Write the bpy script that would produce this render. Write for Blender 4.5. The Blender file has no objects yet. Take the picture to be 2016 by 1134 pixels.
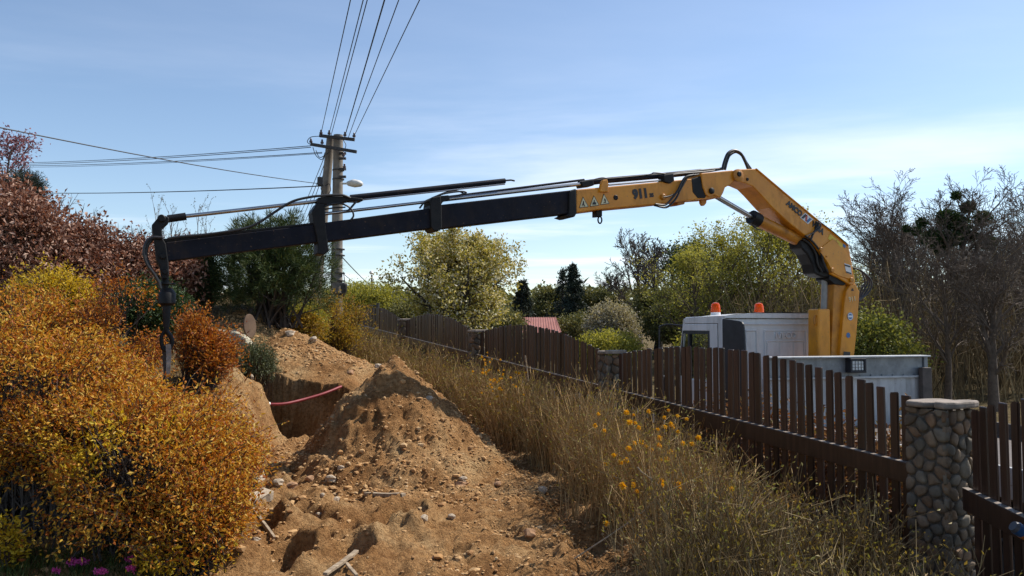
import bpy, bmesh, math, random
import numpy as np
from mathutils import Vector, Matrix

scene = bpy.context.scene
COL = scene.collection
R = math.radians

# ------------------------------------------------------------------ camera
FPX = 1500.0                       # focal length in pixels of the 2016 px wide frame
EYE = 1.65
PITCH = math.atan(73.0 / FPX)
cam_d = bpy.data.cameras.new('camera')
cam_d.sensor_width = 36.0
cam_d.lens = 36.0 * FPX / 2016.0
cam_d.clip_start = 0.05
cam_d.clip_end = 3000.0
cam = bpy.data.objects.new('camera', cam_d)
COL.objects.link(cam)
cam.location = (0, 0, EYE)
cam.rotation_euler = (math.pi / 2 + PITCH, 0, 0)
scene.camera = cam

# ------------------------------------------------------------------ sky and sun
SUN_AZ, SUN_EL = R(64.5), R(49.0)   # azimuth from +Y (view direction) towards +X
world = bpy.data.worlds.new('World')
scene.world = world
world.use_nodes = True
wn, wl = world.node_tree.nodes, world.node_tree.links
wn.clear()
w_out = wn.new('ShaderNodeOutputWorld')
w_bg = wn.new('ShaderNodeBackground'); w_bg.inputs['Strength'].default_value = 0.108
w_sky = wn.new('ShaderNodeTexSky'); w_sky.sky_type = 'NISHITA'
w_sky.sun_disc = False
w_sky.sun_elevation = SUN_EL
w_sky.sun_rotation = SUN_AZ
w_sky.altitude = 300.0
w_sky.air_density = 1.0; w_sky.dust_density = 0.5; w_sky.ozone_density = 1.6
# thin cirrus over the whole dome: noise on the view direction projected on a flat cloud layer
w_tc = wn.new('ShaderNodeTexCoord')
w_sep = wn.new('ShaderNodeSeparateXYZ'); wl.new(w_tc.outputs['Generated'], w_sep.inputs[0])
w_h = wn.new('ShaderNodeMath'); w_h.operation = 'MAXIMUM'; w_h.inputs[1].default_value = 0.03
wl.new(w_sep.outputs['Z'], w_h.inputs[0])
w_div = []
for ax in ('X', 'Y'):
    d = wn.new('ShaderNodeMath'); d.operation = 'DIVIDE'
    wl.new(w_sep.outputs[ax], d.inputs[0]); wl.new(w_h.outputs[0], d.inputs[1]); w_div.append(d)
w_cmb = wn.new('ShaderNodeCombineXYZ')
wl.new(w_div[0].outputs[0], w_cmb.inputs[0]); wl.new(w_div[1].outputs[0], w_cmb.inputs[1])
w_map = wn.new('ShaderNodeMapping'); w_map.inputs['Scale'].default_value = (0.16, 0.30, 1.0)
w_map.inputs['Location'].default_value = (1.3, 1.1, 0.0)
w_map.inputs['Rotation'].default_value = (0, 0, R(14))
wl.new(w_cmb.outputs[0], w_map.inputs[0])
w_no = wn.new('ShaderNodeTexNoise'); w_no.inputs['Scale'].default_value = 1.25
w_no.inputs['Detail'].default_value = 9.0; w_no.inputs['Roughness'].default_value = 0.56
w_no.inputs['Distortion'].default_value = 0.35
wl.new(w_map.outputs[0], w_no.inputs['Vector'])
w_rp = wn.new('ShaderNodeMapRange'); w_rp.interpolation_type = 'SMOOTHSTEP'
w_rp.inputs['From Min'].default_value = 0.47; w_rp.inputs['From Max'].default_value = 0.74
w_rp.inputs['To Min'].default_value = 0.0; w_rp.inputs['To Max'].default_value = 0.8
wl.new(w_no.outputs['Fac'], w_rp.inputs['Value'])
w_mix = wn.new('ShaderNodeMix'); w_mix.data_type = 'RGBA'
w_mix.inputs['B'].default_value = (7.6, 7.9, 8.8, 1)
# the veil is thicker where one looks through it at a low angle, all round the horizon
w_el = wn.new('ShaderNodeMapRange'); w_el.interpolation_type = 'SMOOTHSTEP'
w_el.inputs['From Min'].default_value = 0.10; w_el.inputs['From Max'].default_value = 0.36
w_el.inputs['To Min'].default_value = 1.0; w_el.inputs['To Max'].default_value = 0.12
wl.new(w_sep.outputs['Z'], w_el.inputs['Value'])
w_mu = wn.new('ShaderNodeMath'); w_mu.operation = 'MULTIPLY'
wl.new(w_rp.outputs[0], w_mu.inputs[0]); wl.new(w_el.outputs[0], w_mu.inputs[1])
wl.new(w_mu.outputs[0], w_mix.inputs['Factor'])
wl.new(w_sky.outputs[0], w_mix.inputs['A'])
wl.new(w_mix.outputs['Result'], w_bg.inputs['Color'])
wl.new(w_bg.outputs[0], w_out.inputs['Surface'])

sun_d = bpy.data.lights.new('sun', 'SUN')
sun_d.energy = 4.2; sun_d.angle = R(0.53); sun_d.color = (1.0, 0.94, 0.85)
sun = bpy.data.objects.new('sun', sun_d); COL.objects.link(sun)
SUNV = Vector((math.sin(SUN_AZ) * math.cos(SUN_EL), math.cos(SUN_AZ) * math.cos(SUN_EL), math.sin(SUN_EL)))
sun.rotation_euler = SUNV.to_track_quat('Z', 'Y').to_euler()
sun.location = (30, 14, 40)

vs = scene.view_settings
vs.view_transform = 'Standard'; vs.look = 'None'; vs.exposure = 0.6; vs.gamma = 1.0
vs.use_curve_mapping = False

# ------------------------------------------------------------------ picking points in space
_cp, _sp = math.cos(PITCH), math.sin(PITCH)
def ray(x, y):
    """direction of a photo pixel, scaled so that its forward (Y) part is 1"""
    rx = (x - 1008.0) / FPX; up = -(y - 567.0) / FPX
    fy = _cp - _sp * up; fz = _sp + _cp * up
    return Vector((rx / fy, 1.0, fz / fy))
def px(x, y, depth):
    d = ray(x, y); return Vector((d.x * depth, depth, EYE + d.z * depth))
def pxz(x, y, z):
    d = ray(x, y); k = (z - EYE) / d.z; return Vector((d.x * k, k, z))
# boom of the crane swings in a vertical plane
BO = Vector((4.6, 10.8, 0)); BU = Vector((0.899, 0.438, 0)).normalized(); BN = Vector((0.438, -0.899, 0)).normalized()
def bp(x, y, off=0.0):
    """pixel on the crane's near side plane, pushed back by off metres"""
    d = ray(x, y); o = Vector((0, 0, EYE)); p0 = BO - BN * off
    t = (p0 - o).dot(BN) / d.dot(BN)
    return o + d * t

# ------------------------------------------------------------------ numpy noise
def _hash(ix, iy, seed):
    h = (ix.astype(np.int64) * 374761393 + iy.astype(np.int64) * 668265263 + seed * 1442695041) & 0xFFFFFFFF
    h = ((h ^ (h >> 13)) * 1274126177) & 0xFFFFFFFF
    h = h ^ (h >> 16)
    return (h & 0xFFFFFF) / float(0xFFFFFF)
def vnoise(x, y, seed=0):
    x = np.asarray(x, float); y = np.asarray(y, float)
    ix = np.floor(x); iy = np.floor(y); fx = x - ix; fy = y - iy
    fx = fx * fx * (3 - 2 * fx); fy = fy * fy * (3 - 2 * fy)
    a = _hash(ix, iy, seed); b = _hash(ix + 1, iy, seed); c = _hash(ix, iy + 1, seed); d = _hash(ix + 1, iy + 1, seed)
    return (a * (1 - fx) + b * fx) * (1 - fy) + (c * (1 - fx) + d * fx) * fy * 1.0
def fbm(x, y, octv=4, seed=0, gain=0.5):
    s = 0; a = 1.0; tot = 0
    x = np.asarray(x, float); y = np.asarray(y, float)
    for i in range(octv):
        s = s + a * (vnoise(x, y, seed + i * 17) - 0.5); tot += a
        x = x * 2.03 + 3.1; y = y * 2.03 + 1.7; a *= gain
    return s / tot * 2
def sstep(e0, e1, v):
    t = np.clip((v - e0) / (e1 - e0), 0, 1); return t * t * (3 - 2 * t)

# ------------------------------------------------------------------ materials
def _base(name):
    m = bpy.data.materials.new(name); m.use_nodes = True
    n, l = m.node_tree.nodes, m.node_tree.links
    return m, n, l, n['Principled BSDF']
def pmat(name, c1, c2=None, scale=6.0, rough=0.6, metal=0.0, bump=0.0, bscale=40.0, bdist=0.01, c3=None, stretch=(1, 1, 1), spec=0.5, detail=6.0, coat=0.0, lo=0.35, hi=0.65):
    m, n, l, b = _base(name)
    tc = n.new('ShaderNodeTexCoord'); mp = n.new('ShaderNodeMapping'); mp.inputs['Scale'].default_value = stretch
    l.new(tc.outputs['Object'], mp.inputs[0])
    c2 = c2 or c1
    no = n.new('ShaderNodeTexNoise'); no.inputs['Scale'].default_value = scale; no.inputs['Detail'].default_value = detail; no.inputs['Roughness'].default_value = 0.62
    l.new(mp.outputs[0], no.inputs['Vector'])
    rp = n.new('ShaderNodeValToRGB')
    rp.color_ramp.elements[0].position = lo; rp.color_ramp.elements[0].color = (*c1, 1)
    rp.color_ramp.elements[1].position = hi; rp.color_ramp.elements[1].color = (*c2, 1)
    if c3:
        e = rp.color_ramp.elements.new((lo + hi) / 2); e.color = (*c3, 1)
    l.new(no.outputs['Fac'], rp.inputs[0]); l.new(rp.outputs[0], b.inputs['Base Color'])
    b.inputs['Roughness'].default_value = rough; b.inputs['Metallic'].default_value = metal
    b.inputs['Specular IOR Level'].default_value = spec
    b.inputs['Coat Weight'].default_value = coat
    if bump > 0:
        n2 = n.new('ShaderNodeTexNoise'); n2.inputs['Scale'].default_value = bscale; n2.inputs['Detail'].default_value = 8.0; n2.inputs['Roughness'].default_value = 0.65
        l.new(mp.outputs[0], n2.inputs['Vector'])
        bu = n.new('ShaderNodeBump'); bu.inputs['Strength'].default_value = bump; bu.inputs['Distance'].default_value = bdist
        l.new(n2.outputs['Fac'], bu.inputs['Height']); l.new(bu.outputs[0], b.inputs['Normal'])
    return m
def leafmat(name, cols, transl=0.35, rough=0.55, spec=0.25, tint=(1.15, 1.05, 0.55), patch=0.0):
    """each leaf (mesh island) takes its own hue from the ramp"""
    m, n, l, b = _base(name)
    g = n.new('ShaderNodeNewGeometry')
    rp = n.new('ShaderNodeValToRGB'); el = rp.color_ramp.elements
    k = len(cols)
    el[0].position = 0.0; el[0].color = (*cols[0], 1)
    el[1].position = 1.0; el[1].color = (*cols[-1], 1)
    for i in range(1, k - 1):
        e = el.new(i / (k - 1)); e.color = (*cols[i], 1)
    fac = g.outputs['Random Per Island']
    if patch > 0:
        tc = n.new('ShaderNodeTexCoord'); no = n.new('ShaderNodeTexNoise'); no.inputs['Scale'].default_value = 1.6; no.inputs['Detail'].default_value = 3.0
        l.new(tc.outputs['Object'], no.inputs['Vector'])
        mr = n.new('ShaderNodeMapRange'); mr.inputs['From Min'].default_value = 0.3; mr.inputs['From Max'].default_value = 0.7
        l.new(no.outputs['Fac'], mr.inputs['Value'])
        mx = n.new('ShaderNodeMix'); mx.inputs['Factor'].default_value = patch
        l.new(fac, mx.inputs['A']); l.new(mr.outputs[0], mx.inputs['B']); fac = mx.outputs['Result']
    l.new(fac, rp.inputs[0])
    l.new(rp.outputs[0], b.inputs['Base Color'])
    b.inputs['Roughness'].default_value = rough; b.inputs['Specular IOR Level'].default_value = spec
    tr = n.new('ShaderNodeBsdfTranslucent')
    mu = n.new('ShaderNodeMix'); mu.data_type = 'RGBA'; mu.blend_type = 'MULTIPLY'; mu.inputs['Factor'].default_value = 1.0
    mu.inputs['B'].default_value = (*tint, 1); l.new(rp.outputs[0], mu.inputs['A']); l.new(mu.outputs['Result'], tr.inputs['Color'])
    ms = n.new('ShaderNodeMixShader'); ms.inputs[0].default_value = transl
    l.new(b.outputs[0], ms.inputs[1]); l.new(tr.outputs[0], ms.inputs[2])
    l.new(ms.outputs[0], n['Material Output'].inputs['Surface'])
    return m

def wear(m, dirt=(0.05, 0.035, 0.02), amt=0.55, scale=2.2, streak=(1, 1, 0.25), chips=0.0, lo=0.50, hi=0.72):
    """grime streaks, stains and paint chips over an existing paint"""
    n, l = m.node_tree.nodes, m.node_tree.links; b = n['Principled BSDF']
    src = b.inputs['Base Color'].links[0].from_socket
    tc = n.new('ShaderNodeTexCoord'); mp = n.new('ShaderNodeMapping'); mp.inputs['Scale'].default_value = streak; l.new(tc.outputs['Object'], mp.inputs[0])
    no = n.new('ShaderNodeTexNoise'); no.inputs['Scale'].default_value = scale * 3; no.inputs['Detail'].default_value = 12; no.inputs['Roughness'].default_value = 0.68; l.new(mp.outputs[0], no.inputs['Vector'])
    mr = n.new('ShaderNodeMapRange'); mr.inputs['From Min'].default_value = lo; mr.inputs['From Max'].default_value = hi; mr.inputs['To Max'].default_value = amt; l.new(no.outputs['Fac'], mr.inputs['Value'])
    mx = n.new('ShaderNodeMix'); mx.data_type = 'RGBA'; mx.inputs['B'].default_value = (*dirt, 1); l.new(mr.outputs[0], mx.inputs['Factor']); l.new(src, mx.inputs['A']); out = mx.outputs['Result']
    if chips > 0:
        n2 = n.new('ShaderNodeTexNoise'); n2.inputs['Scale'].default_value = 34; n2.inputs['Detail'].default_value = 4; l.new(tc.outputs['Object'], n2.inputs['Vector'])
        m2 = n.new('ShaderNodeMapRange'); m2.inputs['From Min'].default_value = 0.68; m2.inputs['From Max'].default_value = 0.71; m2.inputs['To Max'].default_value = chips; l.new(n2.outputs['Fac'], m2.inputs['Value'])
        x2 = n.new('ShaderNodeMix'); x2.data_type = 'RGBA'; x2.inputs['B'].default_value = (0.16, 0.10, 0.06, 1); l.new(m2.outputs[0], x2.inputs['Factor']); l.new(out, x2.inputs['A']); out = x2.outputs['Result']
    l.new(out, b.inputs['Base Color'])
    r = b.inputs['Roughness'].default_value; rm = n.new('ShaderNodeMapRange'); rm.inputs['To Min'].default_value = r; rm.inputs['To Max'].default_value = min(1, r + 0.35); l.new(mr.outputs[0], rm.inputs['Value']); l.new(rm.outputs[0], b.inputs['Roughness'])
    return m
def per_object(m, lo=0.65, hi=1.4):
    """each object of the material is a little lighter or darker"""
    n, l = m.node_tree.nodes, m.node_tree.links; b = n['Principled BSDF']; src = b.inputs['Base Color'].links[0].from_socket
    oi = n.new('ShaderNodeObjectInfo'); mr = n.new('ShaderNodeMapRange'); mr.inputs['To Min'].default_value = lo; mr.inputs['To Max'].default_value = hi; l.new(oi.outputs['Random'], mr.inputs['Value'])
    v = n.new('ShaderNodeVectorMath'); v.operation = 'SCALE'; l.new(src, v.inputs[0]); l.new(mr.outputs[0], v.inputs['Scale']); l.new(v.outputs[0], b.inputs['Base Color']); return m

M = {}
# ------------------------------------------------------------------ object helpers
ORG = {}
def tag(o, label=None, cat=None, group=None, kind=None):
    if label: o['label'] = label
    if cat: o['category'] = cat
    if group: o['group'] = group
    if kind: o['kind'] = kind
    return o
def empty(name, loc, label=None, cat=None, group=None, rz=0.0, kind=None):
    o = bpy.data.objects.new(name, None); o.empty_display_size = 0.2; COL.objects.link(o)
    o.location = loc; o.rotation_euler = (0, 0, rz)
    ORG[o.name] = Vector(loc) if rz == 0 else Vector((0, 0, 0))
    return tag(o, label, cat, group, kind)
def link_mesh(name, me, mat, parent=None, org=None):
    if mat is not None: me.materials.append(mat)
    o = bpy.data.objects.new(name, me); COL.objects.link(o)
    if parent is not None: o.parent = parent
    if org is not None: o.location = org
    ORG[o.name] = org if org is not None else (ORG[parent.name] if parent is not None else Vector((0, 0, 0)))
    return o
def np_mesh(name, V, F, smooth=False):
    """V (n,3) float array, F (m,k) int array"""
    me = bpy.data.meshes.new(name)
    V = np.ascontiguousarray(V, np.float32); F = np.ascontiguousarray(F, np.int32)
    m, k = F.shape
    me.vertices.add(len(V)); me.vertices.foreach_set('co', V.ravel())
    me.loops.add(m * k); me.loops.foreach_set('vertex_index', F.ravel())
    me.polygons.add(m); me.polygons.foreach_set('loop_start', np.arange(0, m * k, k, dtype=np.int32))
    me.polygons.foreach_set('loop_total', np.full(m, k, np.int32))
    me.polygons.foreach_set('use_smooth', np.full(m, smooth, bool))
    me.update(calc_edges=True)
    return me
def np_obj(name, V, F, mat, parent=None, org=None, smooth=False):
    if org is not None: base = org
    elif parent is not None: base = ORG[parent.name]
    else: base = Vector((0, 0, 0))
    return link_mesh(name, np_mesh(name, np.asarray(V) - np.array(base), F, smooth), mat, parent, org)

class MB:
    """collects shapes for ONE mesh object"""
    def __init__(s): s.v = []; s.f = []
    def add(s, vs, fs):
        n = len(s.v); s.v += [tuple(p) for p in vs]; s.f += [tuple(n + i for i in f) for f in fs]; return s
    def prism(s, pts, vec):
        k = len(pts); vec = Vector(vec); a = [Vector(p) for p in pts]; b = [p + vec for p in a]
        fs = [tuple(range(k)), tuple(range(2 * k - 1, k - 1, -1))]
        for i in range(k): j = (i + 1) % k; fs.append((i, k + i, k + j, j))
        return s.add(a + b, fs)
    def box(s, c, h, ax=None):
        c = Vector(c); ax = ax or (Vector((1, 0, 0)), Vector((0, 1, 0)), Vector((0, 0, 1)))
        vs = []
        for sx in (-1, 1):
            for sy in (-1, 1):
                for sz in (-1, 1): vs.append(c + ax[0] * (h[0] * sx) + ax[1] * (h[1] * sy) + ax[2] * (h[2] * sz))
        return s.add(vs, [(0, 1, 3, 2), (4, 6, 7, 5), (0, 4, 5, 1), (2, 3, 7, 6), (0, 2, 6, 4), (1, 5, 7, 3)])
    def b2(s, x0, x1, y0, y1, z0, z1):
        return s.box(((x0 + x1) / 2, (y0 + y1) / 2, (z0 + z1) / 2), ((x1 - x0) / 2, (y1 - y0) / 2, (z1 - z0) / 2))
    def tube(s, pts, r, k=10, caps=True):
        pts = [Vector(p) for p in pts]; n = len(pts)
        rs = r if isinstance(r, (list, tuple)) else [r] * n
        up = Vector((0.13, 0.21, 0.97)); vs = []; prev = None
        for i, p in enumerate(pts):
            t = (pts[min(i + 1, n - 1)] - pts[max(i - 1, 0)]).normalized()
            if prev is None:
                a = t.cross(up)
                if a.length < 0.15: a = t.cross(Vector((1, 0.1, 0)))
            else: a = prev - t * prev.dot(t)
            a.normalize(); prev = a; b = t.cross(a)
            for q in range(k):
                w = 2 * math.pi * q / k; vs.append(p + (a * math.cos(w) + b * math.sin(w)) * rs[i])
        fs = []
        for i in range(n - 1):
            for q in range(k): fs.append((i * k + q, i * k + (q + 1) % k, (i + 1) * k + (q + 1) % k, (i + 1) * k + q))
        if caps: fs.append(tuple(range(k - 1, -1, -1))); fs.append(tuple((n - 1) * k + q for q in range(k)))
        return s.add(vs, fs)
    def torus(s, c, ax1, ax2, R1, r, k=16, q=6, squash=1.0):
        pts = [Vector(c) + ax1 * (R1 * math.cos(2 * math.pi * i / k)) + ax2 * (R1 * squash * math.sin(2 * math.pi * i / k)) for i in range(k)]
        vs = []; nn = ax1.cross(ax2)
        for i in range(k):
            o = (pts[i] - Vector(c)).normalized()
            for j in range(q): w = 2 * math.pi * j / q; vs.append(pts[i] + o * (r * math.cos(w)) + nn * (r * math.sin(w)))
        fs = [(i * q + j, i * q + (j + 1) % q, ((i + 1) % k) * q + (j + 1) % q, ((i + 1) % k) * q + j) for i in range(k) for j in range(q)]
        return s.add(vs, fs)
    def obj(s, name, mat, parent=None, org=None, bevel=0.0, smooth=False, local=False):
        base = Vector((0, 0, 0)) if local else (Vector(org) if org is not None else (ORG[parent.name] if parent is not None else Vector((0, 0, 0))))
        me = bpy.data.meshes.new(name)
        me.from_pydata([(a[0] - base[0], a[1] - base[1], a[2] - base[2]) for a in s.v], [], s.f)
        bm = bmesh.new(); bm.from_mesh(me); bmesh.ops.recalc_face_normals(bm, faces=bm.faces); bm.to_mesh(me); bm.free()
        o = link_mesh(name, me, mat, parent, Vector(org) if org is not None else None)
        if smooth:
            for p in me.polygons: p.use_smooth = True
            try: me.set_sharp_from_angle(angle=R(40))
            except Exception: pass
        if bevel > 0:
            md = o.modifiers.new('bevel', 'BEVEL'); md.width = bevel; md.segments = 2; md.limit_method = 'ANGLE'; md.angle_limit = R(35)
        return o
def curve(pts, n=8):
    """Catmull-Rom through points"""
    P = [Vector(p) for p in pts]; P = [P[0] * 2 - P[1]] + P + [P[-1] * 2 - P[-2]]; out = []
    for i in range(1, len(P) - 2):
        a, b, c, d = P[i - 1:i + 3]
        for q in range(n):
            t = q / n
            out.append(0.5 * ((2 * b) + (c - a) * t + (2 * a - 5 * b + 4 * c - d) * t * t + (3 * b - a - 3 * c + d) * t ** 3))
    out.append(P[-2]); return out

def text_obj(name, s, size, mat, origin, ex, ey, parent, bold=0.0, extrude=0.002, local=False, shear=0.0):
    cu = bpy.data.curves.new(name, 'FONT'); cu.body = s; cu.size = size; cu.offset = bold; cu.extrude = extrude
    cu.align_x = 'CENTER'; cu.align_y = 'CENTER'; cu.shear = shear; cu.resolution_u = 3
    t = bpy.data.objects.new(name, cu); COL.objects.link(t)
    me = bpy.data.meshes.new_from_object(t.evaluated_get(bpy.context.evaluated_depsgraph_get()))
    bpy.data.objects.remove(t); me.name = name
    ex = Vector(ex).normalized(); ey = Vector(ey); ey = (ey - ex * ey.dot(ex)).normalized(); ez = ex.cross(ey)
    base = Vector((0, 0, 0)) if local else ORG[parent.name]
    mt = Matrix.Translation(Vector(origin) - base) @ Matrix((ex, ey, ez)).transposed().to_4x4()
    me.transform(mt); me.materials.clear()
    return link_mesh(name, me, mat, parent)

# ---- foliage helpers, all numpy
def unit(a):
    return a / np.maximum(np.linalg.norm(a, axis=-1, keepdims=True), 1e-9)
def leaves(C, D, L, W, rng, fold=0.25):
    """one folded four-cornered leaf at each point C along direction D"""
    n = len(C); D = unit(D); L = np.broadcast_to(L, (n,))[:, None]; W = np.broadcast_to(W, (n,))[:, None]
    S = unit(np.cross(D, rng.normal(size=(n, 3)))); N = np.cross(S, D)
    mid = C + D * L * 0.45
    V = np.stack([C, mid + S * W * 0.5 + N * W * fold, C + D * L, mid - S * W * 0.5 + N * W * fold], 1).reshape(-1, 3)
    return V, np.arange(4 * n).reshape(n, 4)
def tubes(P0, P1, R0, R1, k=3):
    """separate little tapered sticks"""
    n = len(P0); D = unit(P1 - P0)
    ref = np.where(np.abs(D[:, 2:3]) > 0.9, np.array([[1.0, 0, 0]]), np.array([[0, 0, 1.0]]))
    A = unit(np.cross(D, ref)); B = np.cross(D, A)
    w = 2 * np.pi * np.arange(k) / k
    ring = A[:, None, :] * np.cos(w)[None, :, None] + B[:, None, :] * np.sin(w)[None, :, None]
    V = np.concatenate([P0[:, None] + ring * np.asarray(R0)[:, None, None], P1[:, None] + ring * np.asarray(R1)[:, None, None]], 1).reshape(-1, 3)
    q = np.arange(k); f = np.stack([q, (q + 1) % k, (q + 1) % k + k, q + k], 1)
    F = (np.arange(n)[:, None, None] * 2 * k + f[None]).reshape(-1, 4)
    return V, F
def join(parts):
    V = []; F = []; n = 0
    for v, f in parts: V.append(v); F.append(f + n); n += len(v)
    return np.concatenate(V), np.concatenate(F)

def grow(seed, height, levels, r0, lean=(0, 0), trunk_frac=1.0):
    """recursive branching. levels: dicts n, ratio, ang, nseg, up, start, wig, shape. returns segment arrays and twig tips"""
    rnd = random.Random(seed); segs = []; tips = []
    def branch(p, d, L, r, lv):
        P = levels[lv]; ns = P['nseg']; pts = [p]; dirs = []; sl = L / ns
        rad = [r]
        for i in range(ns):
            w = P['wig']; u = P['up']
            d = (d[0] + rnd.gauss(0, w), d[1] + rnd.gauss(0, w), d[2] + rnd.gauss(0, w) + u)
            m = math.sqrt(d[0] ** 2 + d[1] ** 2 + d[2] ** 2); d = (d[0] / m, d[1] / m, d[2] / m)
            q = (p[0] + d[0] * sl, p[1] + d[1] * sl, p[2] + d[2] * sl)
            r1 = r * (1 - (i + 1) / ns * P.get('taper', 0.75))
            segs.append((p, q, rad[-1], r1, lv)); rad.append(r1); pts.append(q); dirs.append(d); p = q
        last = lv == len(levels) - 1
        if last:
            for i in range(ns): tips.append((pts[i + 1], dirs[i]))
            return
        C = levels[lv + 1]; n = C['n']
        if isinstance(n, tuple): n = rnd.randint(*n)
        az = rnd.random() * 6.28
        for i in range(n):
            t = C['start'] + (1 - C['start']) * (i + rnd.random()) / n
            t = min(t, 0.999); k = int(t * ns); f = t * ns - k
            a, b = pts[k], pts[k + 1]; q = tuple(a[j] + (b[j] - a[j]) * f for j in range(3)); dd = dirs[k]
            az += 2.4 + rnd.gauss(0, 0.4)
            ang = C['ang'] * (1 + rnd.gauss(0, 0.18))
            x = (dd[1], -dd[0], 0.0) if abs(dd[2]) < 0.95 else (1.0, 0, 0)
            m = math.sqrt(x[0] ** 2 + x[1] ** 2 + x[2] ** 2); x = (x[0] / m, x[1] / m, x[2] / m)
            y = (dd[1] * x[2] - dd[2] * x[1], dd[2] * x[0] - dd[0] * x[2], dd[0] * x[1] - dd[1] * x[0])
            ca, sa = math.cos(az), math.sin(az); s_, c_ = math.sin(ang), math.cos(ang)
            nd = tuple(dd[j] * c_ + (x[j] * ca + y[j] * sa) * s_ for j in range(3))
            sh = C.get('shape', 'flat'); rel = (t - C['start']) / (1 - C['start'] + 1e-6)
            if sh == 'cone': fl = 1.0 - 0.92 * rel
            elif sh == 'round': fl = 0.45 + 0.75 * math.sin(math.pi * min(1, 0.18 + rel * 0.8))
            elif sh == 'up': fl = 1.0 - 0.5 * rel
            else: fl = 1.0 - 0.35 * rel
            nl = L * C['ratio'] * fl * (0.75 + 0.5 * rnd.random())
            nr = max(0.004, rad[k] * C.get('rr', 0.55) * (0.6 + 0.4 * fl))
            branch(q, nd, nl, nr, lv + 1)
    branch((0, 0, 0), (lean[0], lean[1], 1.0), height * trunk_frac, r0, 0)
    a = np.array([s[0] for s in segs]); b = np.array([s[1] for s in segs])
    return a, b, np.array([s[2] for s in segs]), np.array([s[3] for s in segs]), np.array([s[4] for s in segs]), np.array([t[0] for t in tips]), np.array([t[1] for t in tips])

def limb_mesh(a, b, r0, r1, lv, rmin=0.0):
    parts = []
    thick = lv <= 1
    if thick.any(): parts.append(tubes(a[thick], b[thick], np.maximum(r0[thick], rmin), np.maximum(r1[thick], rmin), 7))
    if (~thick).any(): parts.append(tubes(a[~thick], b[~thick], np.maximum(r0[~thick], rmin), np.maximum(r1[~thick], rmin), 3))
    return join(parts)
# ------------------------------------------------------------------ materials
def dirt_mat(name, dig):
    m, n, l, b = _base(name)
    tc = n.new('ShaderNodeTexCoord')
    def noise(sc, det=8, ro=0.6):
        x = n.new('ShaderNodeTexNoise'); x.inputs['Scale'].default_value = sc; x.inputs['Detail'].default_value = det; x.inputs['Roughness'].default_value = ro
        l.new(tc.outputs['Object'], x.inputs['Vector']); return x.outputs['Fac']
    def ramp(fac, stops):
        r = n.new('ShaderNodeValToRGB'); e = r.color_ramp.elements
        e[0].position, e[0].color = stops[0][0], (*stops[0][1], 1); e[1].position, e[1].color = stops[-1][0], (*stops[-1][1], 1)
        for p, c in stops[1:-1]: q = e.new(p); q.color = (*c, 1)
        l.new(fac, r.inputs[0]); return r.outputs[0]
    big = ramp(noise(1.7, 5), [(0.28, (0.18, 0.085, 0.033)), (0.40, (0.33, 0.168, 0.064)), (0.52, (0.44, 0.245, 0.103)), (0.68, (0.54, 0.355, 0.175))])
    fine = ramp(noise(26, 10, 0.7), [(0.36, (0.52, 0.47, 0.42)), (0.55, (1, 1, 1)), (0.7, (1.22, 1.16, 1.05))])
    mu = n.new('ShaderNodeMix'); mu.data_type = 'RGBA'; mu.blend_type = 'MULTIPLY'; mu.inputs['Factor'].default_value = 1
    l.new(big, mu.inputs['A']); l.new(fine, mu.inputs['B']); col = mu.outputs['Result']
    if not dig:
        # dug soil only around the trench; grass, moss and leaf litter elsewhere
        ge = n.new('ShaderNodeNewGeometry'); sp = n.new('ShaderNodeSeparateXYZ'); l.new(ge.outputs['Position'], sp.inputs[0])
        def dist():
            v = n.new('ShaderNodeVectorMath'); v.operation = 'SUBTRACT'; v.inputs[1].default_value = (-1.05, 8.0, 0); l.new(ge.outputs['Position'], v.inputs[0])
            s = n.new('ShaderNodeVectorMath'); s.operation = 'MULTIPLY'; s.inputs[1].default_value = (1 / 2.35, 1 / 5.6, 0); l.new(v.outputs[0], s.inputs[0])
            q = n.new('ShaderNodeVectorMath'); q.operation = 'LENGTH'; l.new(s.outputs[0], q.inputs[0]); return q.outputs['Value']
        ad = n.new('ShaderNodeMath'); ad.operation = 'MULTIPLY_ADD'; ad.inputs[1].default_value = 0.7
        l.new(noise(1.1, 6), ad.inputs[0]); l.new(dist(), ad.inputs[2])
        mr = n.new('ShaderNodeMapRange'); mr.inputs['From Min'].default_value = 1.3; mr.inputs['From Max'].default_value = 1.6; l.new(ad.outputs[0], mr.inputs['Value'])
        gr = ramp(noise(9, 9), [(0.35, (0.075, 0.055, 0.028)), (0.5, (0.13, 0.10, 0.045)), (0.65, (0.22, 0.15, 0.075))])
        mx = n.new('ShaderNodeMix'); mx.data_type = 'RGBA'; l.new(mr.outputs[0], mx.inputs['Factor']); l.new(col, mx.inputs['A']); l.new(gr, mx.inputs['B']); col = mx.outputs['Result']
    l.new(col, b.inputs['Base Color']); b.inputs['Roughness'].default_value = 0.95; b.inputs['Specular IOR Level'].default_value = 0.1
    hb = n.new('ShaderNodeMath'); hb.operation = 'MULTIPLY_ADD'; hb.inputs[1].default_value = 0.6; l.new(noise(14, 10, 0.7), hb.inputs[0]); l.new(noise(60, 6, 0.7), hb.inputs[2])
    bu = n.new('ShaderNodeBump'); bu.inputs['Strength'].default_value = 1.0; bu.inputs['Distance'].default_value = 0.05
    l.new(hb.outputs[0], bu.inputs['Height']); l.new(bu.outputs[0], b.inputs['Normal'])
    return m
M['ground'] = dirt_mat('ground_soil', False)
M['dirt'] = dirt_mat('dug_earth', True)
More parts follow.
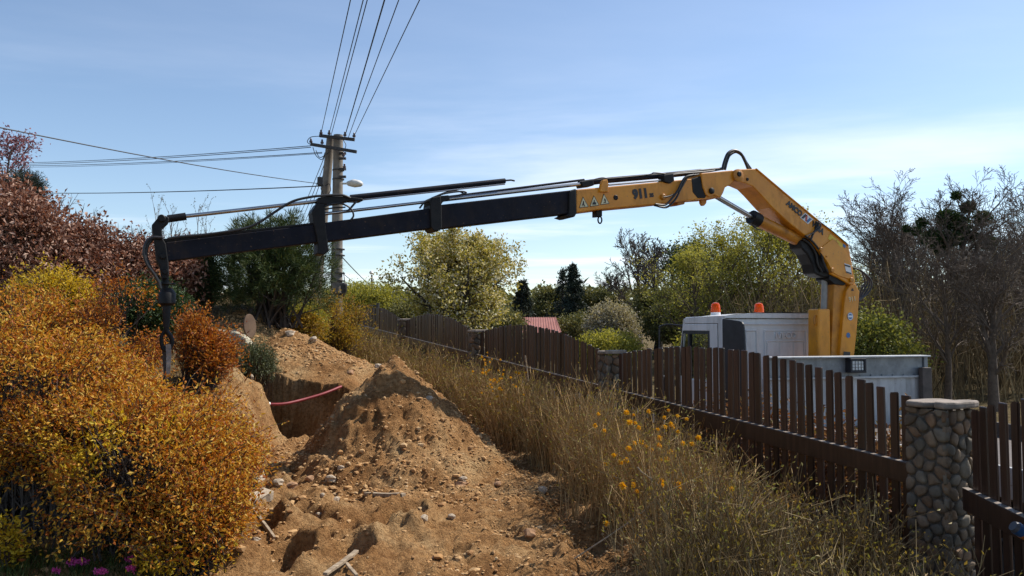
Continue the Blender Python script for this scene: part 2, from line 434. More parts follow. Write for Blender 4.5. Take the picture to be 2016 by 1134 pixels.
M['gravel'] = leafmat('gravel_bits', [(0.22, 0.11, 0.045), (0.34, 0.185, 0.08), (0.43, 0.26, 0.12), (0.45, 0.28, 0.13), (0.40, 0.22, 0.09), (0.46, 0.29, 0.14), (0.36, 0.19, 0.075), (0.42, 0.25, 0.11), (0.48, 0.34, 0.19)], transl=0.0, rough=0.9, spec=0.15)
M['cobble'] = pmat('cobble_stone', (0.11, 0.074, 0.045), (0.20, 0.14, 0.088), 9, 0.85, bump=0.5, bscale=60, bdist=0.006)
M['cobble2'] = pmat('cobble_stone_grey', (0.105, 0.085, 0.06), (0.19, 0.155, 0.112), 8, 0.85, bump=0.5, bscale=60, bdist=0.006)
M['cobble3'] = pmat('cobble_stone_rusty', (0.12, 0.070, 0.038), (0.21, 0.128, 0.07), 10, 0.85, bump=0.5, bscale=60, bdist=0.006)
M['mortar'] = pmat('pillar_mortar', (0.06, 0.048, 0.037), (0.10, 0.082, 0.064), 20, 0.95, bump=0.8, bscale=50, bdist=0.01)
M['slab'] = pmat('cap_slab', (0.17, 0.135, 0.105), (0.31, 0.25, 0.20), 7, 0.8, bump=0.5, bscale=35, bdist=0.01)
M['fence'] = pmat('fence_stain', (0.030, 0.0145, 0.010), (0.066, 0.032, 0.021), 5, 0.36, bump=0.35, bscale=22, bdist=0.004, stretch=(6, 6, 0.5), c3=(0.044, 0.021, 0.0135))
per_object(M['fence'], 0.7, 1.55)
for k_ in ('cobble', 'cobble2', 'cobble3'): per_object(wear(M[k_], (0.03, 0.026, 0.02), 0.6, 1.5), 0.65, 1.25)
wear(M['slab'], (0.05, 0.045, 0.035), 0.6, 2.0)
M['rail_light'] = pmat('painted_rail_light', (0.16, 0.125, 0.10), (0.30, 0.25, 0.21), 12, 0.5, bump=0.2, bscale=40, bdist=0.003)  # pale colour that carries the bright sun stripes on the rail tops
M['asphalt'] = pmat('asphalt', (0.04, 0.04, 0.042), (0.07, 0.068, 0.066), 30, 0.9, bump=0.4, bscale=120, bdist=0.006)

# ------------------------------------------------------------------ terrain
FA, FB = 5.65, -0.462                       # fence line X = FA + FB * Y
FD = Vector((-0.419, 0.908, 0)).normalized(); FN = Vector((0.908, 0.419, 0)).normalized()
def fence_x(y): return FA + FB * y
def zf(y): return -0.30 + 0.0605 * (np.clip(y, -8, 27) - 5.5)
DENTS = [(795, 1035, .20, .15), (745, 1050, .07, .10), (690, 1055, .06, .09), (700, 1085, .11, .12), (600, 1035, .10, .13), (548, 1015, .12, .11), (510, 985, .17, .14),
         (520, 1062, .16, .12), (655, 965, .12, .15), (560, 1110, .12, .14), (480, 1075, .12, .1), (630, 1075, .08, .09), (570, 985, .1, .1), (760, 1005, .06, .1), (640, 1000, .07, .08), (860, 1050, .05, .09), (990, 1040, .06, .14), (585, 1100, .08, .10), (640, 1040, .05, .08), (1165, 1060, .10, .2), (1090, 1000, .08, .2), (900, 1090, .03, .1)]
DENTS = [(*pxz(a, b, 0.02)[:2], c * 1.35, d * 1.1) for a, b, c, d in DENTS]
LUMPS = [(830, 1030, .07, .10), (620, 1010, .07, .16), (570, 1050, .08, .16), (680, 1030, .05, .12), (730, 1075, .05, .13), (490, 1050, .08, .16), (610, 1090, .06, .15), (1190, 1020, .10, .24), (1120, 1090, .06, .18), (540, 965, .10, .16), (470, 1110, .07, .2), (1060, 1110, .03, .2)]
LUMPS = [(*pxz(a, b, 0.02)[:2], c * 1.5, d) for a, b, c, d in LUMPS]
def H(x, y, fine=True):
    x = np.asarray(x, float); y = np.asarray(y, float)
    s = (x - fence_x(y)) * 0.908
    t = -s
    base = zf(y)
    k = np.interp(y, [5.0, 5.6, 9.5, 12, 13, 14, 20], [.05, .09, .62, .66, .76, .86, .9])
    th = np.interp(y, [5, 9.5, 12, 14], [2.8, 2.8, 2.2, 1.6])
    e = np.clip(t - th, 0, None)
    bank = k * (np.minimum(e, 1.7) + 0.13 * np.clip(e - 1.7, 0, 14))
    xs = np.interp(y, [5, 7, 8.2, 9.3, 11, 13], [-2.1, -2.35, -2.55, -2.72, -2.3, -1.6])
    jag = 0.10 * fbm(y * 2.2, x * 1.1, 4, 5)
    left = base + 0.11 * np.clip(t, 0, 3) + bank * sstep(0.0, 0.36, xs + jag - x)
    # trench
    yb = 10.75 - 0.35 * (x + 3.5)
    jn = 0.09 * fbm(x * 2.6, y * 2.6, 4, 9)
    tm = sstep(-0.10, 0.10, x + 4.3 + jn) * sstep(-0.14, 0.14, -1.45 + jn - x) * sstep(-0.10, 0.06, y - 9.32 - jn) * sstep(-0.12, 0.05, yb + jn - y)
    left = left + (np.minimum(left, -0.15 + 0.1 * (y - 9.3)) - left) * tm
    road = -0.8 + 0.035 * np.clip(y - 14, 0, 30)
    right = base + (road - base) * sstep(0.35, 1.7, s)
    h = np.where(s < 0, left, right)
    far = np.hypot(x, y)
    h = h + 0.02 * np.clip(far - 60, 0, 80) * sstep(60, 100, far) * 0.5
    if fine:
        near = sstep(22, 13, far)
        dug = sstep(1.5, 0.9, np.hypot((x + 1.0) / 2.4, (y - 8) / 5.4)) * near * (s < -0.2)
        h = h + near * 0.03 * fbm(x * 1.7, y * 1.7, 3, 31)
        h = h + dug * (0.075 * fbm(x * 4.2, y * 4.2, 4, 2) + 0.055 * np.abs(fbm(x * 8, y * 8, 4, 8)) + 0.03 * fbm(x * 20, y * 20, 2, 44))
        for a, b, dep, rad in DENTS:
            r = np.hypot(x - a, (y - b) * 0.8) / rad * (1 + 0.35 * fbm(x * 7, y * 7, 2, 3))
            h = h - dep * sstep(1.15, 0.55, r) + 0.25 * dep * np.exp(-((r - 1.35) / 0.35) ** 2)
        for a, b, hh, rad in LUMPS:
            r = np.hypot(x - a, y - b) / rad * (1 + 0.4 * fbm(x * 6, y * 6, 3, 13))
            h = h + hh * sstep(1.2, 0.35, r)
    return h
def Hs(x, y): return float(H(np.array([x]), np.array([y]))[0])

def taxis(lo, fine0, fine1, step, hi, grow_=1.18):
    mid = np.arange(fine0, fine1, step)
    a = []; v = fine0; d = step
    while v > lo: d *= grow_; v -= d; a.append(v)
    b = []; v = mid[-1]; d = step
    while v < hi: d *= grow_; v += d; b.append(v)
    return np.array(a[::-1] + list(mid) + b)
def grid_obj(name, xs, ys, Z, mat, keep=None, org=None):
    nx, ny = len(xs), len(ys)
    X, Y = np.meshgrid(xs, ys, indexing='ij')
    V = np.stack([X, Y, Z], -1).reshape(-1, 3)
    i, j = np.meshgrid(np.arange(nx - 1), np.arange(ny - 1), indexing='ij')
    a = i * ny + j; F = np.stack([a, a + ny, a + ny + 1, a + 1], -1).reshape(-1, 4)
    if keep is not None:
        kp = keep.reshape(-1); F = F[kp[F].any(1)]
        u, inv = np.unique(F, return_inverse=True); V = V[u]; F = inv.reshape(F.shape)
    return np_obj(name, V, F, mat, smooth=True, org=org)
gx = taxis(-900, -4.5, 1.9, 0.030, 900); gy = taxis(-60, 4.3, 11.6, 0.030, 1600)
GX, GY = np.meshgrid(gx, gy, indexing='ij')
ground = grid_obj('ground', gx, gy, H(GX, GY), M['ground']); tag(ground, 'brown garden soil and rough grass sloping up to the left', 'ground', kind='structure')

ry = np.arange(-8, 46, 1.0)
rv = []
for y in ry:
    c = np.array([fence_x(y) + 2.3, y]);
    for w in (0, 4.8):
        x_, y_ = c[0] + FN.x * w, c[1] + FN.y * w
        rv.append((x_, y_, -0.8 + 0.035 * max(0, y_ - 14) + 0.012))
rf = np.array([(2 * i, 2 * i + 1, 2 * i + 3, 2 * i + 2) for i in range(len(ry) - 1)])
road = np_obj('road', np.array(rv), rf, M['asphalt']); tag(road, 'grey asphalt lane behind the brown picket fence', 'road', kind='structure')

# ------------------------------------------------------------------ heaps of dug earth
P1C = px(775, 730, 8.5)
def heap1(x, y):
    dx = x - P1C.x; dy = y - P1C.y
    wx = np.where(dx < 0, 1.32, 1.42); wy = np.where(dy < 0, 1.72, 1.35)
    r = np.sqrt((dx / wx) ** 2 + (dy / wy) ** 2 + 0.0009)
    ang = np.arctan2(dy, dx)
    r = r * (1 + 0.10 * fbm(np.cos(ang) * 2 + 5, np.sin(ang) * 2 + 5, 3, 3))
    top = 1.36
    z = top * (1 - r ** 0.97)
    z = z + 0.10 * fbm(x * 2.3, y * 2.3, 4, 61) * sstep(0.05, 0.4, r) + 0.09 * np.abs(fbm(x * 5, y * 5, 4, 21)) + 0.045 * fbm(x * 14, y * 14, 3, 71)
    # caved-in ledges on the face towards the camera
    q = z + 0.10 * fbm(x * 1.6, y * 1.6, 3, 91)
    z = z - 0.09 * sstep(0.02, 0.10, (q - 0.36)) * sstep(0.34, 0.16, (q - 0.36)) * sstep(-0.1, -0.5, dy) + 0.06 * sstep(0.0, 0.05, q - 0.75) * sstep(-0.05, -0.3, dy) - 0.05
    return z
def heap2(x, y):
    c = px(560, 648, 12.0)
    dx = x - c.x; dy = y - c.y
    u = dx * 0.93 - dy * 0.36; v = dx * 0.36 + dy * 0.93
    wu = np.where(u < 0, 0.85, 2.1); wv = np.where(v < 0, 1.5, 1.2)
    r = np.sqrt((u / wu) ** 2 + (v / wv) ** 2 + 0.002)
    base = 0.84; top = c.z
    z = base + (top - base) * (1 - r ** 0.95) + 0.09 * fbm(x * 2.6, y * 2.6, 4, 161) + 0.05 * np.abs(fbm(x * 7, y * 7, 4, 121)) + 0.02 * fbm(x * 18, y * 18, 3, 171)
    # back wall of the trench cuts the heap's foot
    yb = 10.78 - 0.35 * (x + 3.5)
    z = np.where(y < yb + 0.07 * fbm(x * 3, y * 0, 3, 7), -5, z)
    return z
def heap_obj(fn, name, label, x0, x1, y0, y1, step):
    xs = np.arange(x0, x1, step); ys = np.arange(y0, y1, step); X, Y = np.meshgrid(xs, ys, indexing='ij')
    Z = fn(X, Y); G = H(X, Y)
    keep = Z > G - 0.06; Z = np.maximum(Z, G - 0.12)
    o = grid_obj(name, xs, ys, Z, M['dirt'], keep, org=Vector(((x0 + x1) / 2, (y0 + y1) / 2, 0)))
    tag(o, label, 'dirt heap'); return o
heap_obj(heap1, 'earth_heap', 'pointed heap of tan dug earth and stones in front of the trench', -3.1, 0.6, 6.3, 10.2, 0.022)
heap_obj(heap2, 'earth_heap', 'long stony earth heap behind the trench below the pine', -5.2, -1.2, 10.3, 13.6, 0.028)
def S(x, y): return np.maximum(np.maximum(H(x, y), heap1(x, y)), heap2(x, y))
def S1(x, y): return float(S(np.array([x]), np.array([y]))[0])

# ------------------------------------------------------------------ loose stones and clods
def ico():
    bm = bmesh.new(); bmesh.ops.create_icosphere(bm, subdivisions=1, radius=1.0)
    v = np.array([q.co[:] for q in bm.verts]); f = np.array([[w.index for w in p.verts] for p in bm.faces]); bm.free(); return v, f
ICO_V, ICO_F = ico()
def rocks(C, Rr, rng, flat=0.7):
    n = len(C); B = ICO_V[None] * (0.72 + 0.5 * rng.random((n, len(ICO_V), 1)))
    sc = np.stack([0.8 + 0.6 * rng.random(n), 0.8 + 0.5 * rng.random(n), flat * (0.7 + 0.6 * rng.random(n))], 1)
    a = rng.random(n) * 6.28; ca, sa = np.cos(a), np.sin(a)
    B = B * sc[:, None] * np.asarray(Rr)[:, None, None]
    X = B[..., 0] * ca[:, None] - B[..., 1] * sa[:, None]; Y = B[..., 0] * sa[:, None] + B[..., 1] * ca[:, None]
    V = np.stack([X, Y, B[..., 2]], -1) + C[:, None]
    F = (np.arange(n)[:, None, None] * len(ICO_V) + ICO_F[None]).reshape(-1, 3)
    return V.reshape(-1, 3), F
rng = np.random.default_rng(4)
def scatter(n, x0, x1, y0, y1, fn, keep=None):
    x = rng.uniform(x0, x1, n); y = rng.uniform(y0, y1, n)
    if keep is not None:
        k = keep(x, y); x, y = x[k], y[k]
    return np.stack([x, y, fn(x, y)], 1)
def density(x, y): return rng.random(len(x)) < np.clip(0.45 + 1.3 * fbm(x * 1.4, y * 1.4, 3, 77), 0.04, 1)
# gravel strewn on everything that was dug
C = scatter(30000, -3.0, 1.3, 4.4, 10.4, S, density); Rr = 0.005 + 0.013 * rng.random(len(C)) ** 2.2 + 0.026 * (rng.random(len(C)) > 0.97) * rng.random(len(C))
C2 = scatter(10000, -4.8, -1.6, 10.6, 13.4, S, density); R2 = 0.010 + 0.016 * rng.random(len(C2)) ** 2
C3 = scatter(1500, -2.9, 1.2, 4.5, 10.2, S, density); R3 = 0.014 + 0.024 * rng.random(len(C3)) ** 2
V, F = rocks(np.concatenate([C, C2, C3]), np.concatenate([Rr, R2, R3]), rng)
g_ = np_obj('gravel', V, F, M['gravel']); tag(g_, 'loose gravel and small clods strewn over the dug earth', 'gravel', kind='stuff')
# bigger stones that can be told apart
M['stone_a'] = pmat('field_stone', (0.30, 0.23, 0.16), (0.50, 0.41, 0.30), 14, 0.9, bump=0.5, bscale=50, bdist=0.01)
M['stone_b'] = pmat('field_stone_rusty', (0.30, 0.16, 0.08), (0.44, 0.26, 0.14), 14, 0.9, bump=0.5, bscale=50, bdist=0.01)
def px_surface(x, y, z0=0.3):
    d = ray(x, y); t = np.arange(4.2, 16, 0.012); X = d.x * t; Y = t; Z = EYE + d.z * t
    hit = np.nonzero(Z < S(X, Y))[0]; i = hit[0] if len(hit) else len(t) - 1
    return Vector((X[i], Y[i], Z[i]))
STONES = [(908, 957, 13, 'b', 'flat rusty stone on the right foot of the pointed earth heap'), (912, 945, 9, 'a', 'small pale stone just above the flat rusty stone on the heap'),
          (652, 945, 12, 'a', 'large pale clod at the middle left of the pointed heap'), (660, 985, 9, 'a', 'round whitish stone below the pale clod on the heap'),
          (634, 975, 7, 'a', 'small white stone at the heap foot'), (673, 922, 8, 'a', 'white pebble on the left side of the heap'),
          (548, 953, 12, 'a', 'pale stone left of the heap beside the orange shrub'), (575, 960, 14, 'b', 'rusty clod lying left of the heap foot'),
          (610, 945, 12, 'b', 'brown clod on the lower left slope of the heap'), (845, 785, 9, 'a', 'pale stone near the shaded right shoulder of the heap'),
          (505, 1063, 8, 'a', 'small pale stone in the dark hollow at lower left'), (628, 1017, 9, 'a', 'round pebble on the trodden soil left of the hole'),
          (890, 1018, 8, 'a', 'small stone on the soil right of the hole'), (833, 1022, 12, 'a', 'grey stone on the right lip of the hole'),
          (1068, 965, 11, 'a', 'pale stone at the edge of the dry hedge'), (1045, 1052, 15, 'b', 'brown clod at the shaded foot of the hedge'),
          (980, 955, 9, 'b', 'small rusty stone near the hedge right of the heap'), (855, 1100, 6, 'a', 'small pale stone in the front right soil'),
          (690, 735, 9, 'b', 'reddish stone where the two earth heaps meet'), (745, 722, 9, 'a', 'pale stone at the left of the heap peak'), (572, 657, 10, 'a', 'grey stone on the crest of the rear heap'), (617, 670, 9, 'a', 'pale block stone on the right of the rear heap crest')]
STV = []
for q in range(5):
    rg = np.random.default_rng(50 + q); bm = bmesh.new(); bmesh.ops.create_icosphere(bm, subdivisions=2, radius=1)
    for v in bm.verts:
        c = np.array(v.co); w = 0.8 + 0.45 * fbm(c[0] * 1.3 + q * 9, c[1] * 1.3 + c[2] * 2.1, 3, q); v.co *= float(w)
    me = bpy.data.meshes.new('stone'); bm.to_mesh(me); bm.free(); STV.append(me)
for i, (x, y, r, kind, lab) in enumerate(STONES):
    p = px_surface(x, y); rad = r * p.y / FPX
    me = STV[i % 5].copy(); me.materials.append(M['stone_' + kind])
    o = bpy.data.objects.new('stone', me); COL.objects.link(o); o.location = p + Vector((0, 0, rad * 0.15)); o.scale = (rad * 1.25, rad, rad * 0.75); o.rotation_euler = (0.2 * (i % 3), 0.15 * (i % 4), i * 1.3)
    tag(o, lab, 'stone', 'stones lying on the dug earth')

# ------------------------------------------------------------------ picket fence
def ztop(y): return 1.10 + 0.0567 * (y - 5.5)
def zrail(y): return 0.605 + 0.0661 * (y - 5.5)
def fpt(y, off=0.0, z=0.0):
    """point on the fence line at depth y, off metres towards the garden"""
    return Vector((fence_x(y), y, z)) - FN * off
PILLARS = [5.5, 9.55, 13.6, 17.63, 21.67]
PW = 0.168
bm = bmesh.new(); bmesh.ops.create_cube(bm, size=1.0)
for v in bm.verts: v.co = Vector((v.co.x * 0.074, v.co.y * 0.021, v.co.z + 0.5))
bmesh.ops.bevel(bm, geom=[e for e in bm.edges], offset=0.004, segments=1, affect='EDGES')
slat_me = bpy.data.meshes.new('slat'); bm.to_mesh(slat_me); bm.free(); slat_me.materials.append(M['fence'])
bm = bmesh.new(); bmesh.ops.create_cube(bm, size=1.0)
for v in bm.verts:
    v.co = Vector((v.co.x * 0.074, v.co.y * 0.021, v.co.z + 0.5))
    if v.co.z > 0.5 and v.co.x > 0: v.co.z -= 0.006
bmesh.ops.bevel(bm, geom=[e for e in bm.edges], offset=0.006, segments=2, affect='EDGES')
slat_me2 = bpy.data.meshes.new('slat'); bm.to_mesh(slat_me2); bm.free(); slat_me2.materials.append(M['fence'])
rnd = random.Random(7)
YAW = math.atan2(FD.y, FD.x)
def fence_panel(y0, y1, label, arch=0.23, pillar_l=True):
    ya, yb = y0 + PW * 0.908 + 0.0, y1 - PW * 0.908
    ym = (ya + yb) / 2
    root = empty('fence_panel', fpt(ym, 0, float(zf(ym))), label, 'fence', 'arched picket panels of the garden fence')
    org = ORG[root.name]
    n = int(round((yb - ya) / 0.0925)); st = (yb - ya) / n
    for i in range(n):
        y = ya + (i + 0.5) * st
        u = (y - ya) / (yb - ya)
        top = ztop(y) - 0.03 + arch * math.sin(math.pi * u) ** 0.9 + rnd.gauss(0, 0.004)
        bot = float(zf(y)) - 0.02
        o = bpy.data.objects.new('slat', slat_me if rnd.random() < 0.5 else slat_me2); COL.objects.link(o); o.parent = root
        p = fpt(y, 0, bot) - org; o.location = p; o.scale = (1 + rnd.gauss(0, 0.03), 1, top - bot)
        o.rotation_euler = (rnd.gauss(0, 0.004), rnd.gauss(0, 0.006), YAW + rnd.gauss(0, 0.02))
        ORG[o.name] = org
    for zo, hh, nm in ((0.0, 0.15, 'rail'), (-0.62, 0.11, 'rail')):
        m = MB(); t0 = 0.0125; t1 = 0.0575
        a = [fpt(ya - 0.02, t0, zrail(ya) + zo), fpt(yb + 0.02, t0, zrail(yb) + zo), fpt(yb + 0.02, t1, zrail(yb) + zo), fpt(ya - 0.02, t1, zrail(ya) + zo)]
        m.prism(a, (0, 0, -hh)); rl = m.obj(nm, M['fence'], root, bevel=0.004)
        if zo == 0:
            m = MB(); m.prism([p + Vector((0, 0, 0.004)) for p in a], (0, 0, -0.0035)); m.obj('painted_light_edge', M['rail_light'], rl)  # added pale strip: sunlight on the rail top put into its colour
    return root
# the fence turns at the big pillar and comes towards the camera
root = empty('fence_panel', (3.17, 3.4, -0.42), 'dark picket panel at the right frame edge, turning towards the camera', 'fence', 'arched picket panels of the garden fence'); org = ORG[root.name]
for i in range(37):
    y = 5.30 - 0.102 * (i + 0.5); u = (5.30 - y) / 3.8; top = 1.06 + 0.27 * math.sin(math.pi * u) ** 0.9 + rnd.gauss(0, 0.004); bot = -0.45
    o = bpy.data.objects.new('slat', slat_me if i % 2 else slat_me2); COL.objects.link(o); o.parent = root; o.location = Vector((3.17, y, bot)) - org
    o.scale = (1 + rnd.gauss(0, 0.03), 1, top - bot); o.rotation_euler = (rnd.gauss(0, 0.004), rnd.gauss(0, 0.006), math.pi / 2 + rnd.gauss(0, 0.02)); ORG[o.name] = org
for zo, hh in ((0.0, 0.15), (-0.6, 0.11)):
    m = MB(); m.prism([(3.1565, 5.33, 0.525 + zo), (3.1565, 1.45, 0.25 + zo), (3.112, 1.45, 0.25 + zo), (3.112, 5.33, 0.525 + zo)], (0, 0, -hh)); rl = m.obj('rail', M['fence'], root, bevel=0.004)
    if zo == 0:
        m = MB(); m.prism([(3.1565, 5.33, 0.529), (3.1565, 1.45, 0.254), (3.112, 1.45, 0.254), (3.112, 5.33, 0.529)], (0, 0, -0.0035)); m.obj('painted_light_edge', M['rail_light'], rl)  # same added strip, its pale colour standing in for sun on the rail
fence_panel(5.5, 9.55, 'picket panel in front of the white truck, between the big stone pillar and the next')
fence_panel(9.55, 13.6, 'arched picket panel left of the truck, in front of the red roofed shed')
fence_panel(13.6, 17.63, 'low arched picket panel below the blossoming tree trunk')
fence_panel(17.63, 21.67, 'farthest small arched picket panel near the golden shrubs')

# stone pillars
def pillar(y, label, cobbles, seed, PW=PW):
    rg = random.Random(seed); zt = ztop(y) - 0.03; zb = float(zf(y)) - 0.1; h = zt - zb
    root = empty('stone_pillar', fpt(y, 0, zb), label, 'pillar', 'cobblestone pillars between the fence panels'); org = ORG[root.name]
    c = fpt(y, 0, (zb + zt) / 2 - 0.015); m = MB(); m.box(c, (PW - 0.022, PW - 0.022, h / 2 - 0.02), (FD, FN, Vector((0, 0, 1)))); m.obj('core', M['mortar'], root)
    for fi, (nn, ee) in enumerate(((-FN, FD), (-FD, FN), (FN, FD), (FD, FN))):
        if cobbles < 60 and fi > 1: continue
        w2 = PW + (0.004 if fi < 2 else -0.012); z0, z1 = zb, zt - 0.012
        pts = []
        tries = 0; nmax = cobbles if fi < 2 else cobbles // 2
        while len(pts) < nmax and tries < 4000:
            tries += 1; e = rg.uniform(-w2, w2); z = rg.uniform(z0, z1); sp = rg.choice((0.06, 0.10, 0.14, 0.16)) * (1 if cobbles > 60 else 1.15)
            if all(math.hypot((e - q[0]) * 0.85, z - q[1]) > sp for q in pts): pts.append((e, z))
        for k_, (e, z) in enumerate(pts):
            poly = [(-w2, z0), (w2, z0), (w2, z1), (-w2, z1)]
            for k2, (e2, zz2) in enumerate(pts):
                if k2 == k_ or math.hypot(e2 - e, zz2 - z) > 0.4: continue
                mx_, mz_ = (e + e2) / 2, (z + zz2) / 2; dx_, dz_ = e2 - e, zz2 - z; out = []
                for a_ in range(len(poly)):
                    p, q = poly[a_], poly[(a_ + 1) % len(poly)]
                    dp = (p[0] - mx_) * dx_ + (p[1] - mz_) * dz_; dq = (q[0] - mx_) * dx_ + (q[1] - mz_) * dz_
                    if dp <= 0: out.append(p)
                    if dp * dq < 0: t_ = dp / (dp - dq); out.append((p[0] + (q[0] - p[0]) * t_, p[1] + (q[1] - p[1]) * t_))
                poly = out
                if len(poly) < 3: break
            if len(poly) < 3: continue
            for _ in range(2):          # round the corners off
                poly = [c2 for a_ in range(len(poly)) for c2 in ((poly[a_][0] * .75 + poly[(a_ + 1) % len(poly)][0] * .25, poly[a_][1] * .75 + poly[(a_ + 1) % len(poly)][1] * .25), (poly[a_][0] * .25 + poly[(a_ + 1) % len(poly)][0] * .75, poly[a_][1] * .25 + poly[(a_ + 1) % len(poly)][1] * .75))]
            cx_ = sum(p[0] for p in poly) / len(poly); cz_ = sum(p[1] for p in poly) / len(poly); nP = len(poly)
            size = max(0.02, min(math.hypot(p[0] - cx_, p[1] - cz_) for p in poly)); hh_ = min(0.034, size * 0.55) * rg.uniform(0.7, 1.15); tl = rg.uniform(-0.12, 0.12); tl2 = rg.uniform(-0.12, 0.12)
            ctr = Vector((fence_x(y), y, 0)) + nn * (PW - 0.024); vs_ = []
            for sc_, d_ in ((max(0.7, 1 - 0.0035 / size), -0.01), (max(0.68, 1 - 0.006 / size), hh_ * 0.35), (0.84, hh_ * 0.78), (0.52, hh_)):
                for p in poly:
                    ex_ = (p[0] - cx_) * sc_ ; ez_ = (p[1] - cz_) * sc_; rr_ = 1 + 0.04 * rg.uniform(-1, 1)
                    vs_.append(ctr + ee * (cx_ + ex_ * rr_) + Vector((0, 0, cz_ + ez_ * rr_)) + nn * (d_ + (ex_ * tl + ez_ * tl2 if d_ > 0 else 0)))
            vs_.append(ctr + ee * cx_ + Vector((0, 0, cz_)) + nn * (hh_ * 1.03)); fs_ = []
            for r_ in range(3):
                for a_ in range(nP): fs_.append((r_ * nP + a_, r_ * nP + (a_ + 1) % nP, (r_ + 1) * nP + (a_ + 1) % nP, (r_ + 1) * nP + a_))
            for a_ in range(nP): fs_.append((3 * nP + a_, 3 * nP + (a_ + 1) % nP, 4 * nP))
            mc = MB(); mc.add(vs_, fs_); oc = mc.obj('cobble', M[('cobble', 'cobble2', 'cobble3', 'cobble')[rg.randrange(4)]], root)
            for p in oc.data.polygons: p.use_smooth = True
    # two uneven cap slabs
    for k, (u0, u1) in enumerate(((-PW - 0.01, 0.05), (0.06, PW + 0.03))):
        pts = []
        for q in range(12):
            w = 2 * math.pi * q / 12; rr = (abs(math.cos(w)) ** 4 + abs(math.sin(w)) ** 4) ** -0.25 * (1 + rg.uniform(-0.05, 0.05))
            pts.append(Vector((fence_x(y), y, zt - 0.012 + 0.004 * k)) - FD * ((u0 + u1) / 2 - rr * math.cos(w) * (u1 - u0) / 2) * (1 if k < 2 else 1) + FN * (rr * math.sin(w) * (PW + 0.02)))
        m = MB(); m.prism(pts, (0, 0, 0.042 + 0.008 * k)); m.obj('cap_slab', M['slab'], root, bevel=0.015)
    return root
pillar(5.54, 'big cobblestone pillar at the right, nearest the camera', 62, 3)
pillar(9.55, 'cobblestone pillar left of the white truck cab', 40, 5, 0.13)
pillar(13.6, 'cobblestone pillar in the fence under the red roofed shed', 20, 6, 0.125)
pillar(17.63, 'small far pillar left of the blossoming tree trunk', 14, 8, 0.125)
# ------------------------------------------------------------------ truck
M['cabwhite'] = pmat('cab_paint', (0.66, 0.68, 0.70), (0.76, 0.77, 0.78), 3, 0.35, coat=0.3, bump=0.05, bscale=6, bdist=0.01)
M['cabtrim'] = pmat('black_trim', (0.010, 0.011, 0.014), (0.022, 0.023, 0.028), 8, 0.55, bump=0.15, bscale=60, bdist=0.003)
M['seal'] = pmat('rubber_seal', (0.012, 0.012, 0.013), (0.02, 0.02, 0.02), 8, 0.8)
M['rubber'] = pmat('tyre_rubber', (0.016, 0.016, 0.017), (0.035, 0.033, 0.03), 12, 0.9, bump=0.3)
M['grimy'] = pmat('grimy_white_steel', (0.40, 0.41, 0.41), (0.54, 0.55, 0.55), 5, 0.5, bump=0.15, bscale=18, bdist=0.005, stretch=(1, 1, 0.35))
M['zinc'] = pmat('zinc_channel', (0.17, 0.19, 0.21), (0.26, 0.285, 0.31), 7, 0.4, metal=0.35, bump=0.1, bscale=20)
M['wood_plank'] = pmat('weathered_wood', (0.19, 0.14, 0.09), (0.40, 0.31, 0.21), 7, 0.85, bump=0.5, bscale=16, bdist=0.006, stretch=(1, 6, 6))
M['brown_steel'] = pmat('brown_post_paint', (0.065, 0.05, 0.042), (0.11, 0.085, 0.07), 10, 0.7)
def amber():
    m, n, l, b = _base('amber_plastic'); b.inputs['Base Color'].default_value = (0.95, 0.13, 0.008, 1); b.inputs['Roughness'].default_value = 0.12
    b.inputs['Transmission Weight'].default_value = 0.55; b.inputs['IOR'].default_value = 1.3; b.inputs['Subsurface Weight'].default_value = 0.0; return m
M['amber'] = amber()
def glass(name, col=(0.86, 0.90, 0.88), rough=0.0):
    m, n, l, b = _base(name); n.remove(b)
    tr = n.new('ShaderNodeBsdfTransparent'); tr.inputs[0].default_value = (*col, 1)
    gl = n.new('ShaderNodeBsdfGlossy'); gl.inputs['Roughness'].default_value = 0.03
    ms = n.new('ShaderNodeMixShader'); ms.inputs[0].default_value = 0.10; l.new(tr.outputs[0], ms.inputs[1]); l.new(gl.outputs[0], ms.inputs[2])
    l.new(ms.outputs[0], n['Material Output'].inputs['Surface']); return m
M['glass'] = glass('cab_glass')
M['lens'] = pmat('lamp_lens', (0.55, 0.58, 0.58), (0.72, 0.75, 0.74), 30, 0.15, bump=0.3, bscale=80)

wear(M['cabwhite'], (0.34, 0.33, 0.30), 0.5, 1.2, (1, 1, 0.3)); wear(M['grimy'], (0.20, 0.16, 0.11), 0.7, 1.6, (1, 1, 0.2), 0.5); wear(M['zinc'], (0.12, 0.11, 0.10), 0.6, 2.0, (1, 1, 0.4), 0.4)
RZ = -0.80
TR = empty('crane_truck', (4.08, 11.4, RZ), 'white truck with two orange beacons parked behind the brown fence', 'truck', rz=R(14))
HW = 1.02
def rounded(pts_in, r, n=4):
    out = []; k = len(pts_in)
    for i in range(k):
        p = Vector(pts_in[i]); a = Vector(pts_in[i - 1]); b = Vector(pts_in[(i + 1) % k])
        rr = r[i] if isinstance(r, (list, tuple)) else r
        if rr <= 0: out.append(p); continue
        d1 = (a - p).normalized(); d2 = (b - p).normalized()
        for q in range(n + 1):
            t = q / n; s0 = p + d1 * rr; s1 = p + d2 * rr
            out.append((1 - t) ** 2 * s0 + 2 * t * (1 - t) * p + t * t * s1)
    return out
